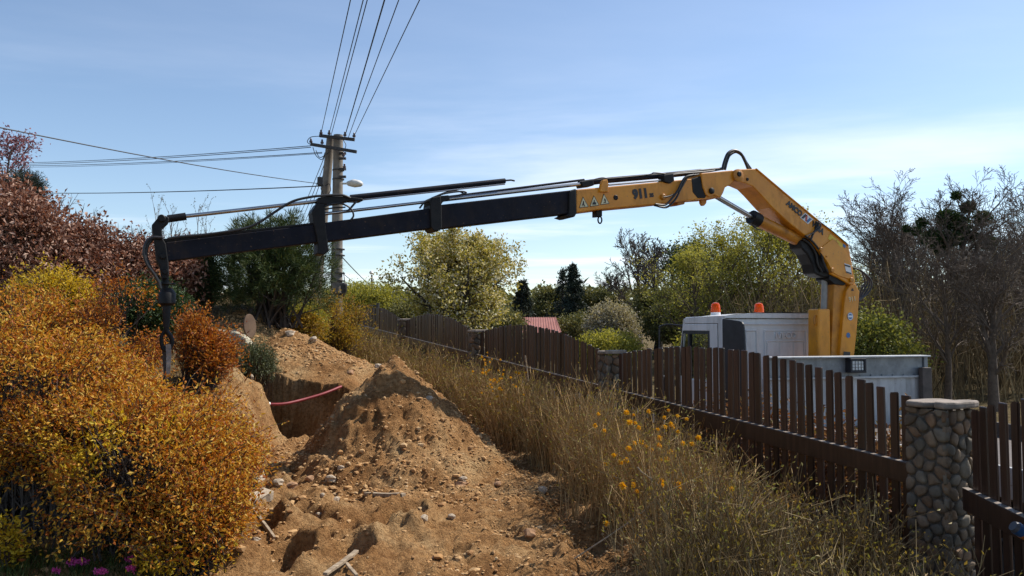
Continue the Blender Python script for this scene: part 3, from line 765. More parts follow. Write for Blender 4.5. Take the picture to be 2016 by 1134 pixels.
# cab shell: hollow; two side skins with window opening, rear wall, roof, front
prof = [(0, 0.55), (0, 2.60), (1.28, 2.56), (1.52, 1.55), (1.60, 0.55)]     # (forward, height) of the cab's side
for sx in (-1, 1):
    x = HW * sx
    m = MB()
    wy0, wy1, wz0, wz1 = 0.42, 1.14, 1.60, 2.36
    def P(y, z, dx=0.0): return (x + dx, y, z)
    th = -0.05 * sx
    outer = rounded([(0, 0.55), (0, 2.60), (1.26, 2.555), (1.50, 1.60), (1.56, 0.55)], [0, 0.06, 0.14, 0.1, 0], 3)
    # skin as a ring around the window: quads between rectangular opening and outline by strips
    strips = [((0, 0.55), (0, 2.58), (0.16, 2.59), (0.16, 0.55)), ((0.185, 0.55), (0.185, 2.47), (wy0 - 0.0, 2.47), (wy0 - 0.0, 0.55)),
              ((wy0, 0.55), (wy0, wz0), (1.50, wz0), (1.56, 0.55)), ((wy0, wz1), (wy0, 2.47), (1.24, 2.47), (1.265, wz1))]
    strips.append(((1.22, wz0), (1.22 + 0.0, wz0 + 0.02), (1.49, wz0 + 0.02), (1.495, wz0)))
    strips.append(((1.245, 2.40), (1.27, 2.47), (1.30, 2.47), (1.50, wz0), (1.44, wz0)))
    strips.append(((0.162, 2.475), (0.162, 2.59), (1.20, 2.575), (1.285, 2.475)))
    for st in strips: m.prism([P(a, b) for a, b in st], (th, 0, 0))
    m.obj('cab_side', M['cabwhite'], TR, bevel=0.012, local=True)
    m = MB(); m.prism([P(a, b, -0.008 * sx) for a, b in ((0.155, 0.55), (0.155, 2.48), (0.192, 2.48), (0.192, 0.55))], (th * 0.5, 0, 0)); m.prism([P(a, b, -0.008 * sx) for a, b in ((0.155, 2.462), (0.155, 2.482), (1.28, 2.482), (1.28, 2.462))], (th * 0.5, 0, 0)); m.obj('door_gap', M['seal'], TR, local=True)
    m = MB()
    for a in (((wy0, wz0), (wy0, wz1), (wy0 + 0.045, wz1), (wy0 + 0.045, wz0)), ((1.06, wz0), (1.06, wz1), (1.12, wz1), (1.12, wz0)), ((wy0 + 0.045, wz1 - 0.05), (wy0 + 0.045, wz1), (1.06, wz1), (1.06, wz1 - 0.05)), ((1.12, wz1 - 0.05), (1.12, wz1), (1.26, wz1), (1.27, wz1 - 0.05)), ((1.43, wz0), (1.26, wz1), (1.29, wz1), (1.47, wz0))): m.prism([P(u, v, 0.004 * sx) for u, v in a], (th, 0, 0))
    wf = m.obj('window_frame', M['cabtrim'], TR, local=True)
    m = MB(); m.prism([P(u, v, -0.02 * sx) for u, v in ((wy0 + 0.04, wz0), (wy0 + 0.04, wz1 - 0.04), (1.07, wz1 - 0.04), (1.07, wz0))], (-0.006 * sx, 0, 0)); m.obj('window_pane', M['glass'], wf, local=True)
    m = MB(); m.prism([P(u, v, -0.02 * sx) for u, v in ((1.12, wz0), (1.12, wz1 - 0.04), (1.265, wz1 - 0.04), (1.44, wz0))], (-0.006 * sx, 0, 0)); m.obj('window_pane', M['glass'], wf, local=True)
    # black deflector behind the cab corner
    if sx > 0: continue
    m = MB(); m.prism(rounded([P(0.0, 1.2, 0.02 * sx), P(0.0, 2.545, 0.02 * sx), P(-0.50, 2.50, -0.02 * sx), P(-0.56, 1.2, -0.03 * sx)], [0, 0.03, 0.08, 0], 3), (-0.03 * sx, 0, 0)); d_ = m.obj('side_deflector', M['cabtrim'], TR, bevel=0.008, local=True)
    m = MB(); m.b2(x - 0.14 * sx - 0.02, x - 0.14 * sx + 0.02, -0.16, -0.02, 2.36, 2.42); m.b2(x - 0.14 * sx - 0.02, x - 0.14 * sx + 0.02, -0.16, -0.02, 1.5, 1.56); m.obj('deflector_bracket', M['cabtrim'], d_, local=True)
    # mirror arm: bent tube ahead of the windscreen pillar
    m = MB(); m.tube(curve([P(1.32, 2.44), P(1.50, 2.46, 0.15 * sx), P(1.55, 2.43, 0.27 * sx), P(1.55, 2.34, 0.295 * sx), P(1.55, 1.55, 0.295 * sx), P(1.55, 1.25, 0.27 * sx), P(1.50, 1.2, 0.0)], 5), 0.013, 8); ma = m.obj('mirror_arm', M['cabtrim'], TR, local=True, smooth=True)
    m = MB(); m.b2(x + 0.26 * sx - 0.09, x + 0.26 * sx + 0.09, 1.53, 1.62, 1.28, 1.62); m.obj('mirror_housing', M['cabtrim'], ma, bevel=0.03, local=True)
# roof: crowned shell
m = MB(); nx_, ny_ = 12, 8; vs_ = []
for i in range(nx_ + 1):
    u = -1 + 2 * i / nx_
    for j in range(ny_ + 1):
        v = j / ny_; y = -0.02 + 1.33 * v
        crown = 0.055 * (1 - abs(u) ** 3) - 0.05 * max(0, v - 0.6) ** 2 * 6 - 0.02 * v
        vs_.append((u * (HW + 0.004), y, 2.585 + crown))
fs_ = [(i * (ny_ + 1) + j, (i + 1) * (ny_ + 1) + j, (i + 1) * (ny_ + 1) + j + 1, i * (ny_ + 1) + j + 1) for i in range(nx_) for j in range(ny_)]
m.add(vs_, fs_); m.add([(a, b, c - 0.045) for a, b, c in vs_], fs_)
m.add([(-HW, -0.045, 2.555), (HW, -0.045, 2.555), (HW, -0.045, 2.585), (HW * 0.6, -0.045, 2.625), (-HW * 0.6, -0.045, 2.625), (-HW, -0.045, 2.585), (-HW, 0.0, 2.555), (HW, 0.0, 2.555), (HW, 0.0, 2.585), (HW * 0.6, 0.0, 2.625), (-HW * 0.6, 0.0, 2.625), (-HW, 0.0, 2.585)], [(0, 1, 2, 3, 4, 5), (6, 7, 8, 9, 10, 11), (0, 1, 7, 6), (1, 2, 8, 7), (2, 3, 9, 8), (3, 4, 10, 9), (4, 5, 11, 10), (5, 0, 6, 11)])
m.obj('roof', M['cabwhite'], TR, local=True, smooth=True)
# front wall with windscreen frame
m = MB(); m.prism([(-HW, 1.56, 0.55), (HW, 1.56, 0.55), (HW, 1.50, 1.55), (-HW, 1.50, 1.55)], (0, -0.05, 0)); m.prism([(-HW, 1.29, 2.45), (HW, 1.29, 2.45), (HW, 1.26, 2.555), (-HW, 1.26, 2.555)], (0, -0.05, 0)); m.obj('front_panel', M['cabwhite'], TR, local=True)
m = MB(); m.prism([(-HW + .06, 1.50, 1.555), (HW - .06, 1.50, 1.555), (HW - .06, 1.29, 2.445), (-HW + .06, 1.29, 2.445)], (0, -0.008, 0)); m.obj('windscreen', M['glass'], TR, local=True)
m = MB(); m.b2(-0.85, -0.35, 0.35, 0.5, 1.3, 1.72); m.b2(0.3, 0.85, 0.35, 0.5, 1.3, 1.72); m.b2(-0.9, 0.9, 1.1, 1.45, 1.1, 1.5); m.obj('cab_interior', M['cabtrim'], TR, bevel=0.05, local=True)
# rear wall with pressed panels
m = MB(); m.b2(-HW + .01, HW - .01, 0.0, 0.04, 0.75, 2.54); rw = m.obj('rear_wall', M['cabwhite'], TR, bevel=0.01, local=True)
def press(x0, x1, z0, z1, t=0.012, w=0.022, fill=False, name='pressed_panel', dep=0.014):
    m = MB(); y = -dep
    if fill: m.b2(x0, x1, y, 0.0, z0, z1)
    else:
        for a in ((x0, x1, z0, z0 + w), (x0, x1, z1 - w, z1), (x0, x0 + w, z0 + w, z1 - w), (x1 - w, x1, z0 + w, z1 - w)): m.b2(a[0], a[1], y, 0.0, a[2], a[3])
    m.obj(name, M['cabwhite'], rw, bevel=0.007, local=True)
press(-0.66, -0.47, 1.25, 2.38); press(0.47, 0.66, 1.25, 2.38)
press(-0.36, 0.36, 1.25, 2.38); press(-0.325, 0.325, 1.28, 2.22, w=0.018)
press(-0.30, -0.13, 1.30, 2.19, fill=True, dep=0.009); press(-0.10, 0.10, 1.30, 2.19, fill=True, dep=0.009); press(0.13, 0.30, 1.30, 2.19, fill=True, dep=0.009)
press(-0.86, -0.72, 0.9, 2.42, fill=True, dep=0.008); press(0.72, 0.86, 0.9, 2.42, fill=True, dep=0.008)
m = MB(); m.b2(-HW + .02, HW - .02, -0.03, 0.0, 2.455, 2.475); m.obj('gutter', M['cabwhite'], rw, bevel=0.006, local=True)
text_obj('raised_lettering', 'IVECO', 0.125, M['cabwhite'], (0, -0.010, 2.295), (1, 0, 0), (0, 0, 1), rw, bold=0.004, extrude=0.016, local=True)
# beacons
for bx, by in ((-0.60, 0.98), (0.18, 0.98)):
    zt_ = 2.585 + 0.035
    m = MB(); m.tube([(bx, by, zt_ - 0.03), (bx, by, zt_ + 0.035)], [0.082, 0.075], 18); b_ = m.obj('beacon', M['cabwhite'], TR, local=True, smooth=True)
    m = MB(); m.tube([(bx, by, zt_ + 0.036), (bx, by, zt_ + 0.06), (bx, by, zt_ + 0.15), (bx, by, zt_ + 0.18), (bx, by, zt_ + 0.19)], [0.078, 0.078, 0.068, 0.052, 0.02], 20); m.obj('amber_dome', M['amber'], b_, local=True, smooth=True)
    m = MB(); m.tube([(bx, by, zt_ + 0.036), (bx, by, zt_ + 0.12)], [0.02, 0.028], 10); m.obj('bulb', M['zinc'], b_, local=True)
# chassis, wheels
m = MB()
for sx in (-0.4, 0.4): m.b2(sx - 0.04, sx + 0.04, -5.2, 1.3, 0.62, 0.84)
for yy in (-5.1, -3.6, -1.9, -0.4, 1.2): m.b2(-0.36, 0.36, yy - 0.05, yy + 0.05, 0.66, 0.8)
m.obj('chassis', M['cabtrim'], TR, local=True)
for wx in (-0.9, 0.9):
    for wy in (0.75, -3.1):
        m = MB(); m.tube([(wx - .13, wy, .45), (wx - .12, wy, .45), (wx + .12, wy, .45), (wx + .13, wy, .45)], [0.38, 0.45, 0.45, 0.38], 24); w_ = m.obj('wheel', M['rubber'], TR, local=True, smooth=True)
        m = MB(); m.tube([(wx - .14, wy, .45), (wx + .14, wy, .45)], 0.24, 16); m.obj('rim', M['zinc'], w_, local=True)
# body: head board that faces us, floor and low drop sides
HBY = -1.32; FZ = 1.12
m = MB(); m.b2(-1.2, 1.2, HBY, HBY + 0.05, FZ, 1.76); hb = m.obj('head_board', M['grimy'], TR, bevel=0.004, local=True)
for i in range(9):
    m = MB(); xx = -1.12 + i * 0.27; m.prism([(xx, HBY, FZ), (xx + 0.03, HBY - 0.022, FZ), (xx + 0.16, HBY - 0.022, FZ), (xx + 0.19, HBY, FZ)], (0, 0, 0.62)); m.obj('rib', M['grimy'], hb, local=True)
m = MB(); m.b2(-1.14, 1.20, HBY - 0.035, HBY + 0.06, 1.765, 2.02); ch = m.obj('top_channel', M['zinc'], TR, bevel=0.006, local=True)
m = MB(); m.b2(-1.16, 1.26, HBY - 0.12, HBY + 0.075, 2.022, 2.042); m.b2(-1.24, 1.20, HBY - 0.06, HBY - 0.036, 1.745, 1.772); m.obj('flange', M['grimy'], ch, bevel=0.004, local=True)
m = MB()
for i in range(14): m.tube([(-1.15 + i * 0.17, HBY - 0.036, 1.785), (-1.15 + i * 0.17, HBY - 0.048, 1.785)], 0.012, 6)
bl = m.obj('bolts', M['zinc'], ch, local=True); bl['kind'] = 'stuff'
m = MB(); m.b2(1.205, 1.26, HBY - 0.06, HBY + 0.06, FZ, 2.02); m.obj('end_post', M['zinc'], TR, bevel=0.004, local=True)
m = MB(); m.b2(1.10, 1.25, HBY - 0.14, HBY - 0.065, 0.9, 1.88); m.obj('stake_post', M['brown_steel'], TR, bevel=0.006, local=True)
m = MB(); m.b2(-1.2, 1.2, -5.3, HBY, FZ - 0.12, FZ - 0.003); m.obj('bed_floor', M['brown_steel'], TR, local=True)
for sx in (-1, 1):
    m = MB(); m.b2(1.2 * sx - 0.02, 1.2 * sx + 0.02, -5.3, HBY - 0.16, FZ - 0.10, FZ + 0.16); m.obj('drop_side', M['grimy'] if sx < 0 else M['brown_steel'], TR, bevel=0.005, local=True)
m = MB(); m.b2(-1.17, 1.17, -5.34, -5.302, FZ - 0.12, FZ + 0.16); m.obj('tail_board', M['brown_steel'], TR, bevel=0.005, local=True)
# work lamp
m = MB(); lx, lz = 0.10, 1.93
for a in ((lx - .12, lx + .12, lz - .105, lz - .075), (lx - .12, lx + .12, lz + .055, lz + .085), (lx - .12, lx - .09, lz - .075, lz + .055), (lx + .09, lx + .12, lz - .075, lz + .055)): m.b2(a[0], a[1], HBY - .15, HBY - .04, a[2], a[3])
m.b2(lx - .09, lx + .09, HBY - .06, HBY - .045, lz - .075, lz + .055)
wk = m.obj('work_lamp', M['cabtrim'], TR, bevel=0.006, local=True)
m = MB(); m.b2(lx - .088, lx + .088, HBY - .136, HBY - .07, lz - .073, lz + .053); m.obj('lamp_lens', M['lens'], wk, bevel=0.01, local=True)
m = MB()
for i in range(3): m.b2(lx - .045 + i * .045 - .002, lx - .045 + i * .045 + .002, HBY - .147, HBY - .141, lz - .074, lz + .054)
for i in range(2): m.b2(lx - .089, lx + .089, HBY - .140, HBY - .137, lz - .032 + i * .042 - .002, lz - .032 + i * .042 + .002)
m.obj('lamp_guard', M['cabtrim'], wk, local=True)

# ------------------------------------------------------------------ loader crane
M['yellow'] = pmat('crane_yellow', (0.62, 0.225, 0.004), (0.72, 0.285, 0.006), 4, 0.45, coat=0.1, bump=0.08, bscale=30, bdist=0.003, c3=(0.67, 0.255, 0.005), detail=9)
M['yellow_dirty'] = pmat('crane_yellow_worn', (0.40, 0.145, 0.012), (0.58, 0.23, 0.012), 9, 0.5, bump=0.1, bscale=30, bdist=0.003, detail=10)
M['navy'] = pmat('boom_dark_paint', (0.006, 0.007, 0.013), (0.013, 0.014, 0.022), 5, 0.6, bump=0.08, bscale=35, bdist=0.003, detail=9, spec=0.15)
M['black'] = pmat('black_steel', (0.005, 0.005, 0.006), (0.014, 0.013, 0.013), 9, 0.55, bump=0.1, bscale=40, spec=0.25)
M['chrome'] = pmat('piston_chrome', (0.38, 0.37, 0.36), (0.52, 0.51, 0.50), 3, 0.26, metal=1.0)
M['rod_grey'] = pmat('dull_rod', (0.20, 0.19, 0.175), (0.30, 0.285, 0.265), 6, 0.5, metal=0.3)
M['hose'] = pmat('hydraulic_hose', (0.009, 0.009, 0.010), (0.022, 0.022, 0.024), 20, 0.5)
M['decal_black'] = pmat('decal_black', (0.012, 0.012, 0.014), (0.02, 0.02, 0.022), 12, 0.5)
M['decal_cream'] = pmat('decal_cream', (0.62, 0.56, 0.34), (0.72, 0.66, 0.42), 12, 0.5)
M['decal_white'] = pmat('decal_white', (0.66, 0.66, 0.64), (0.76, 0.76, 0.74), 12, 0.5)
M['decal_blue'] = pmat('decal_blue', (0.03, 0.12, 0.30), (0.05, 0.17, 0.38), 12, 0.5)
M['decal_red'] = pmat('decal_red', (0.40, 0.05, 0.04), (0.48, 0.07, 0.05), 12, 0.5)
M['decal_yellow'] = pmat('decal_yellow', (0.68, 0.46, 0.03), (0.74, 0.52, 0.05), 12, 0.5)
M['strap'] = pmat('worn_webbing', (0.20, 0.185, 0.16), (0.36, 0.33, 0.29), 30, 0.95, bump=0.5, bscale=90, bdist=0.004)
M['strap_dark'] = pmat('worn_webbing_dark', (0.05, 0.045, 0.04), (0.10, 0.09, 0.08), 30, 0.95, bump=0.5, bscale=90, bdist=0.004)
wear(M['yellow'], (0.20, 0.075, 0.012), 0.6, 1.3, (1, 1, 0.45), 0.7); wear(M['yellow_dirty'], (0.08, 0.045, 0.02), 0.7, 1.6, (1, 1, 0.5), 0.7); wear(M['navy'], (0.045, 0.035, 0.028), 0.6, 1.6, (1, 1, 0.6), 0.5)
crane_base = bp(1655, 712, 0.2); crane_base.z = RZ + 0.86
CR = empty('loader_crane', crane_base, 'yellow and black truck crane with its telescopic boom stretched over the trench', 'crane')
def plate(name, pts, mat, off0, off1, parent=None, bevel=0.008):
    """flat piece of the crane between two offsets behind the near plane"""
    m = MB(); P = [bp(x, y, off0) for x, y in pts]
    m.prism(P, -BN * (off1 - off0)); return m.obj(name, mat, parent or CR, bevel=bevel)
def bar(name, pts, r, mat, off, parent=None, k=14, smooth=True, n=0):
    P = [bp(x, y, off) for x, y in pts]
    if n: P = curve(P, n)
    m = MB(); m.tube(P, r, k); return m.obj(name, mat, parent or CR, smooth=smooth)
def pin(x, y, r, off=0.0, mat='black', parent=None, dep=0.02):
    c = bp(x, y, off); m = MB(); m.tube([c - BN * 0.01, c + BN * dep, c + BN * (dep + 0.006)], [r, r, r * 0.8], 14); return m.obj('pin', M[mat], parent or CR, smooth=True)
# base and column
m = MB(); c = crane_base.copy(); m.box(c + Vector((0, 0, 0.10)), (0.52, 0.42, 0.12), (BU, BN, Vector((0, 0, 1)))); m.box(c + Vector((0, 0, 0.0)), (1.05, 0.14, 0.12), (Vector((0.97, 0.242, 0)), Vector((-0.242, 0.97, 0)), Vector((0, 0, 1)))); m.obj('crane_base', M['yellow_dirty'], CR, bevel=0.02)
col_ = plate('column', [(1674, 562), (1684, 558), (1692, 574), (1691, 594), (1686, 660), (1680, 712), (1677, 760), (1648, 760), (1653, 708), (1664, 589), (1667, 572)], M['yellow'], 0.0, 0.34)
plate('column_gusset', [(1653, 705), (1659, 640), (1667, 575), (1664, 545), (1643, 545), (1640, 620), (1636, 712), (1636, 745), (1653, 745)], M['yellow_dirty'], 0.05, 0.29, col_)
# lift cylinder
plate('lift_cylinder', [(1612, 608), (1635, 608), (1637, 760), (1612, 760)], M['yellow'], 0.05, 0.25, bevel=0.022)
bar('lift_rod', [(1622, 612), (1624, 535)], 0.042, M['rod_grey'], 0.15)
bar('guard_loop', [(1612, 622), (1605, 622), (1603, 630), (1604, 638), (1612, 642)], 0.012, M['yellow_dirty'], 0.1, n=4, k=6)
# main boom
MAIN = [(1449, 356), (1444, 344), (1447, 335), (1456, 333), (1490, 332), (1546, 380), (1610, 433), (1671, 484), (1678, 523), (1684, 557), (1676, 562), (1651, 547), (1637, 540), (1629, 517), (1612, 492), (1597, 473), (1555, 440), (1520, 408), (1495, 380), (1482, 367), (1466, 360)]
main_ = plate('main_boom', MAIN, M['yellow'], 0.0, 0.30, bevel=0.012)
plate('top_flange', [(1490, 331), (1546, 378.5), (1610, 431.5), (1671, 482), (1671, 484.5), (1610, 434), (1546, 381), (1489, 333)], M['yellow'], -0.015, 0.315, main_, bevel=0.003)
plate('side_plate', [(1612, 492), (1640, 470), (1666, 497), (1676, 521), (1680, 552), (1652, 543), (1639, 536), (1630, 516)], M['yellow'], -0.014, -0.001, main_, bevel=0.004)
plate('cylinder_mount', [(1588, 466), (1603, 470), (1618, 484), (1633, 505), (1640, 535), (1632, 546), (1618, 545), (1604, 538), (1600, 520), (1590, 500), (1578, 488), (1575, 474)], M['black'], 0.04, 0.26, bevel=0.02)
plate('pivot_block', [(1633, 540), (1651, 548), (1668, 556), (1662, 562), (1644, 560), (1632, 550)], M['black'], 0.03, 0.27)
for q in ((1616, 491, .03), (1638, 532, .035), (1676, 551, .035), (1627, 505, .012)): pin(q[0], q[1], q[2], -0.014, 'yellow_dirty', main_, 0.012)
# elbow: knuckle plates and jib cylinder
plate('knuckle', [(1380, 341), (1443, 335), (1449, 340), (1448, 352), (1437, 364), (1428, 369), (1424, 380), (1419, 389), (1406, 384), (1397, 388), (1390, 384), (1384, 368)], M['yellow'], -0.02, 0.32, bevel=0.01)
m = MB(); c = bp(1451, 346, -0.02); m.tube([c, c + BN * 0.03, c + BN * 0.04], [0.085, 0.085, 0.06], 20); m.obj('elbow_pin', M['yellow_dirty'], CR, smooth=True)
pin(1454, 343, 0.035, -0.05, 'black'); pin(1400, 376, 0.04, -0.02, 'black'); pin(1471, 353, 0.022, 0.0, 'black', main_, 0.008)
bar('jib_rod', [(1402, 382), (1484, 430)], 0.034, M['chrome'], 0.13)
bar('jib_cylinder', [(1484, 430), (1590, 482)], 0.085, M['yellow_dirty'], 0.14)
bar('cylinder_collar', [(1479, 427), (1493, 435)], 0.10, M['black'], 0.14)
bar('cylinder_pipe', [(1482, 442), (1484, 447), (1494, 452), (1502, 453)], 0.008, M['hose'], 0.06, n=4, k=6)
# outer boom (yellow box)
OUT = [(1135, 373), (1200, 367), (1306, 357), (1400, 348), (1412, 388), (1398, 391), (1377, 392.5), (1334, 397), (1282, 403), (1187, 412), (1135, 418.5)]
out_ = plate('outer_boom', OUT, M['yellow'], 0.0, 0.27, bevel=0.012)
plate('knuckle_link', [(1362, 352), (1384, 345), (1388, 368), (1394, 382), (1388, 390), (1374, 390), (1364, 378)], M['black'], -0.006, 0.28)
plate('lug', [(1379, 391), (1392, 390), (1391, 400), (1387, 405), (1383, 405), (1380, 400)], M['yellow_dirty'], 0.10, 0.14)
plate('stop_block', [(1333, 397), (1349, 395), (1348, 402), (1334, 404)], M['yellow_dirty'], 0.05, 0.22)
plate('rod_bracket', [(1181, 378), (1184, 362), (1187, 354), (1196, 353), (1198, 362), (1198, 378)], M['yellow'], -0.03, 0.02)
plate('sling_bracket', [(1174, 413), (1186, 412), (1186, 426), (1174, 427)], M['black'], 0.08, 0.18)
m = MB(); m.torus(bp(1181, 433, 0.13), BU, Vector((0, 0, 1)), 0.027, 0.010, 18, 8, 1.55); m.obj('lifting_ring', M['black'], CR, smooth=True)
pin(1212, 389, 0.032, 0.0, 'black', out_, 0.006)
pin(1304, 388, 0.035, 0.0, 'yellow_dirty', out_, 0.03)
# telescopic extensions
plate('extension_collar', [(1121, 375), (1135, 371), (1136, 420), (1132, 427), (1124, 428), (1112, 424), (1120, 421)], M['black'], -0.008, 0.28, bevel=0.014)
plate('extension_beam', [(868, 403), (1126, 374), (1126, 419.5), (868, 449.5)], M['navy'], 0.022, 0.245, bevel=0.01)
plate('extension_collar', [(847, 407), (850, 388), (868, 385), (870, 403), (871, 450), (862, 456), (855, 455), (849, 448)], M['black'], 0.012, 0.255, bevel=0.012)
plate('extension_beam', [(640, 438), (850, 409.5), (850, 449), (640, 476)], M['navy'], 0.042, 0.225, bevel=0.009)
plate('extension_collar', [(614, 416), (625, 399), (640, 401), (641, 437), (646, 480), (649, 493), (638, 502), (625, 500), (626, 480), (618, 442)], M['black'], 0.030, 0.235, bevel=0.012)
plate('extension_beam', [(326, 477), (628, 441), (628, 476.5), (330, 514)], M['navy'], 0.060, 0.205, bevel=0.008)
plate('beam_rib', [(322, 470), (628, 437), (628, 440.5), (326, 476.5)], M['black'], 0.07, 0.195, bevel=0.003)
# rods and cylinders along the top of the boom
bar('extension_cylinder', [(690, 389), (994, 356)], [0.029, 0.029], M['navy'], 0.09)
bar('cylinder_end', [(994, 355.5), (1006, 354.5), (1013, 356)], 0.010, M['black'], 0.09)
bar('pipe', [(690, 396), (994, 362.5)], 0.008, M['chrome'], 0.06, k=8)
plate('cylinder_clamp', [(626, 389), (650, 386), (688, 387), (713, 390), (717, 394), (712, 396), (690, 395), (668, 400), (644, 403), (626, 400)], M['black'], 0.03, 0.18)
bar('piston_rod', [(318, 431), (628, 396)], 0.019, M['chrome'], 0.11)
bar('rod_sleeve', [(330, 431), (366, 426)], 0.036, M['black'], 0.12)
bar('piston_rod', [(640, 421), (852, 396)], 0.017, M['chrome'], 0.10)
bar('piston_rod', [(866, 394), (1146, 362)], 0.022, M['chrome'], 0.09)
bar('extension_cylinder', [(880, 388), (1150, 354)], 0.014, M['navy'], 0.16)
bar('extension_cylinder', [(1140, 362), (1185, 356), (1312, 345), (1380, 338)], 0.036, M['navy'], 0.14)
bar('piston_rod', [(1198, 364), (1310, 354)], 0.013, M['chrome'], 0.02)
plate('valve_block', [(1307, 344), (1326, 341), (1328, 356), (1320, 361), (1308, 358)], M['black'], -0.03, 0.10)
plate('cylinder_clamp', [(844, 394), (858, 386), (884, 384), (886, 392), (872, 398), (868, 404), (848, 408)], M['black'], 0.02, 0.2)
plate('cylinder_clamp', [(1144, 357), (1168, 353), (1170, 365), (1148, 368)], M['black'], 0.05, 0.2)
# tip bracket, rotator and hook
plate('tip_bracket', [(298.5, 443), (312, 427), (325, 424), (333, 428), (333, 436), (326, 443), (319, 450), (320, 468), (327, 480), (332, 516), (333, 541), (328, 549), (318, 549), (315, 527), (308, 513), (303, 470)], M['black'], 0.045, 0.22, bevel=0.01)
pin(318, 430, 0.035, 0.045, 'black'); pin(321, 504, 0.03, 0.045, 'black'); pin(325, 535, 0.025, 0.045, 'black')
OFT = 0.13
bar('link', [(325, 540), (325, 575)], [0.034, 0.03], M['black'], OFT, k=10)
bar('rotator_flange', [(326, 557), (326, 560)], 0.085, M['black'], OFT, k=20)
bar('rotator', [(327, 568), (328, 574), (329, 578), (329, 597), (329, 601)], [0.05, 0.062, 0.076, 0.076, 0.055], M['black'], OFT, k=20)
bar('shank', [(328, 600), (328, 612), (327, 644)], [0.034, 0.036, 0.028], M['black'], OFT, k=12)
hk = MB(); hp = [bp(x, y, OFT) for x, y in ((328, 642), (328, 652), (335, 661), (339, 672), (336, 684), (328, 690), (320, 686), (318, 676))]
hk.tube(curve(hp, 4), [0.026 - 0.012 * (i / 28.0) for i in range(29)], 10); hk.obj('hook', M['black'], CR, smooth=True)
hk = MB(); hk.tube(curve([bp(x, y, OFT) for x, y in ((325, 650), (319, 660), (317, 672), (319, 682))], 4), 0.016, 8); hk.obj('safety_latch', M['black'], CR, smooth=True)
# hydraulic hoses
def hose(pts, off, r=0.013, off1=None):
    n = len(pts); o1 = off if off1 is None else off1
    P = [bp(x, y, off + (o1 - off) * i / (n - 1)) for i, (x, y) in enumerate(pts)]
    m = MB(); m.tube(curve(P, 6), r, 8); return m.obj('hose', M['hose'], CR, smooth=True)
hose([(1422, 334), (1426, 318), (1433, 302), (1446, 296), (1458, 302), (1466, 316), (1473, 333)], 0.06, 0.019)
hose([(1427, 334), (1431, 318), (1437, 305), (1449, 299), (1461, 306), (1469, 320), (1478, 333)], 0.12, 0.019)
hose([(1300, 348), (1340, 342), (1390, 338), (1422, 333)], 0.06, 0.013)
hose([(1300, 345), (1345, 339), (1392, 334), (1424, 331)], 0.12, 0.013)
hose([(1160, 356), (1185, 350), (1205, 351), (1275, 344), (1288, 340), (1310, 342)], 0.10, 0.008)
hose([(1370, 344), (1352, 350), (1340, 372), (1330, 392), (1312, 408), (1288, 404)], -0.05, 0.014)
hose([(1366, 344), (1348, 350), (1336, 372), (1325, 388), (1310, 403), (1290, 402)], -0.08, 0.014)
hose([(1376, 343), (1356, 348), (1344, 366), (1334, 378), (1318, 386), (1306, 388)], -0.03, 0.010)
for k_, (a, b) in enumerate((((1716, 562), 0.0), ((1712, 560), 0.06), ((1708, 557), 0.12), ((1703, 556), 0.18))):
    hose([(1679, 527), (1695, 533), (a[0] - 4, a[1] - 14), a, (a[0] - 8, a[1] + 16), (1691, 592)], 0.05 + b, 0.013)
hose([(1580, 470), (1594, 480), (1606, 500), (1610, 520), (1618, 535)], 0.02, 0.014); hose([(1585, 464), (1602, 478), (1616, 498), (1622, 520), (1630, 536)], 0.0, 0.014)
hose([(1606, 436), (1611, 442), (1606, 452), (1600, 462), (1596, 474)], -0.03, 0.014); hose([(1610, 437), (1616, 444), (1608, 454), (1594, 462), (1588, 466)], -0.04, 0.010)
hose([(1612, 435), (1640, 456), (1668, 480)], -0.02, 0.006)
hose([(320, 468), (300, 468), (287, 480), (284, 500), (290, 520), (304, 540), (313, 556), (316, 568)], 0.02, 0.015)
hose([(322, 470), (304, 470), (291, 484), (288, 504), (295, 524), (306, 542), (314, 556)], 0.08, 0.012)
hose([(330, 470), (356, 466), (420, 460), (480, 450), (510, 438), (540, 418), (575, 397), (610, 388), (640, 385), (672, 384), (690, 390)], 0.02, 0.013)
hose([(640, 406), (652, 402), (672, 401), (690, 410), (696, 424), (690, 434)], 0.02, 0.010); hose([(640, 412), (660, 409), (680, 408)], 0.06, 0.008); hose([(702, 396), (690, 410), (684, 416)], 0.02, 0.011)
hose([(826, 410), (836, 398), (850, 392), (872, 382), (905, 377), (918, 379), (905, 384), (880, 388)], 0.03, 0.010)
hose([(850, 390), (880, 378), (900, 376), (912, 380)], 0.1, 0.009)
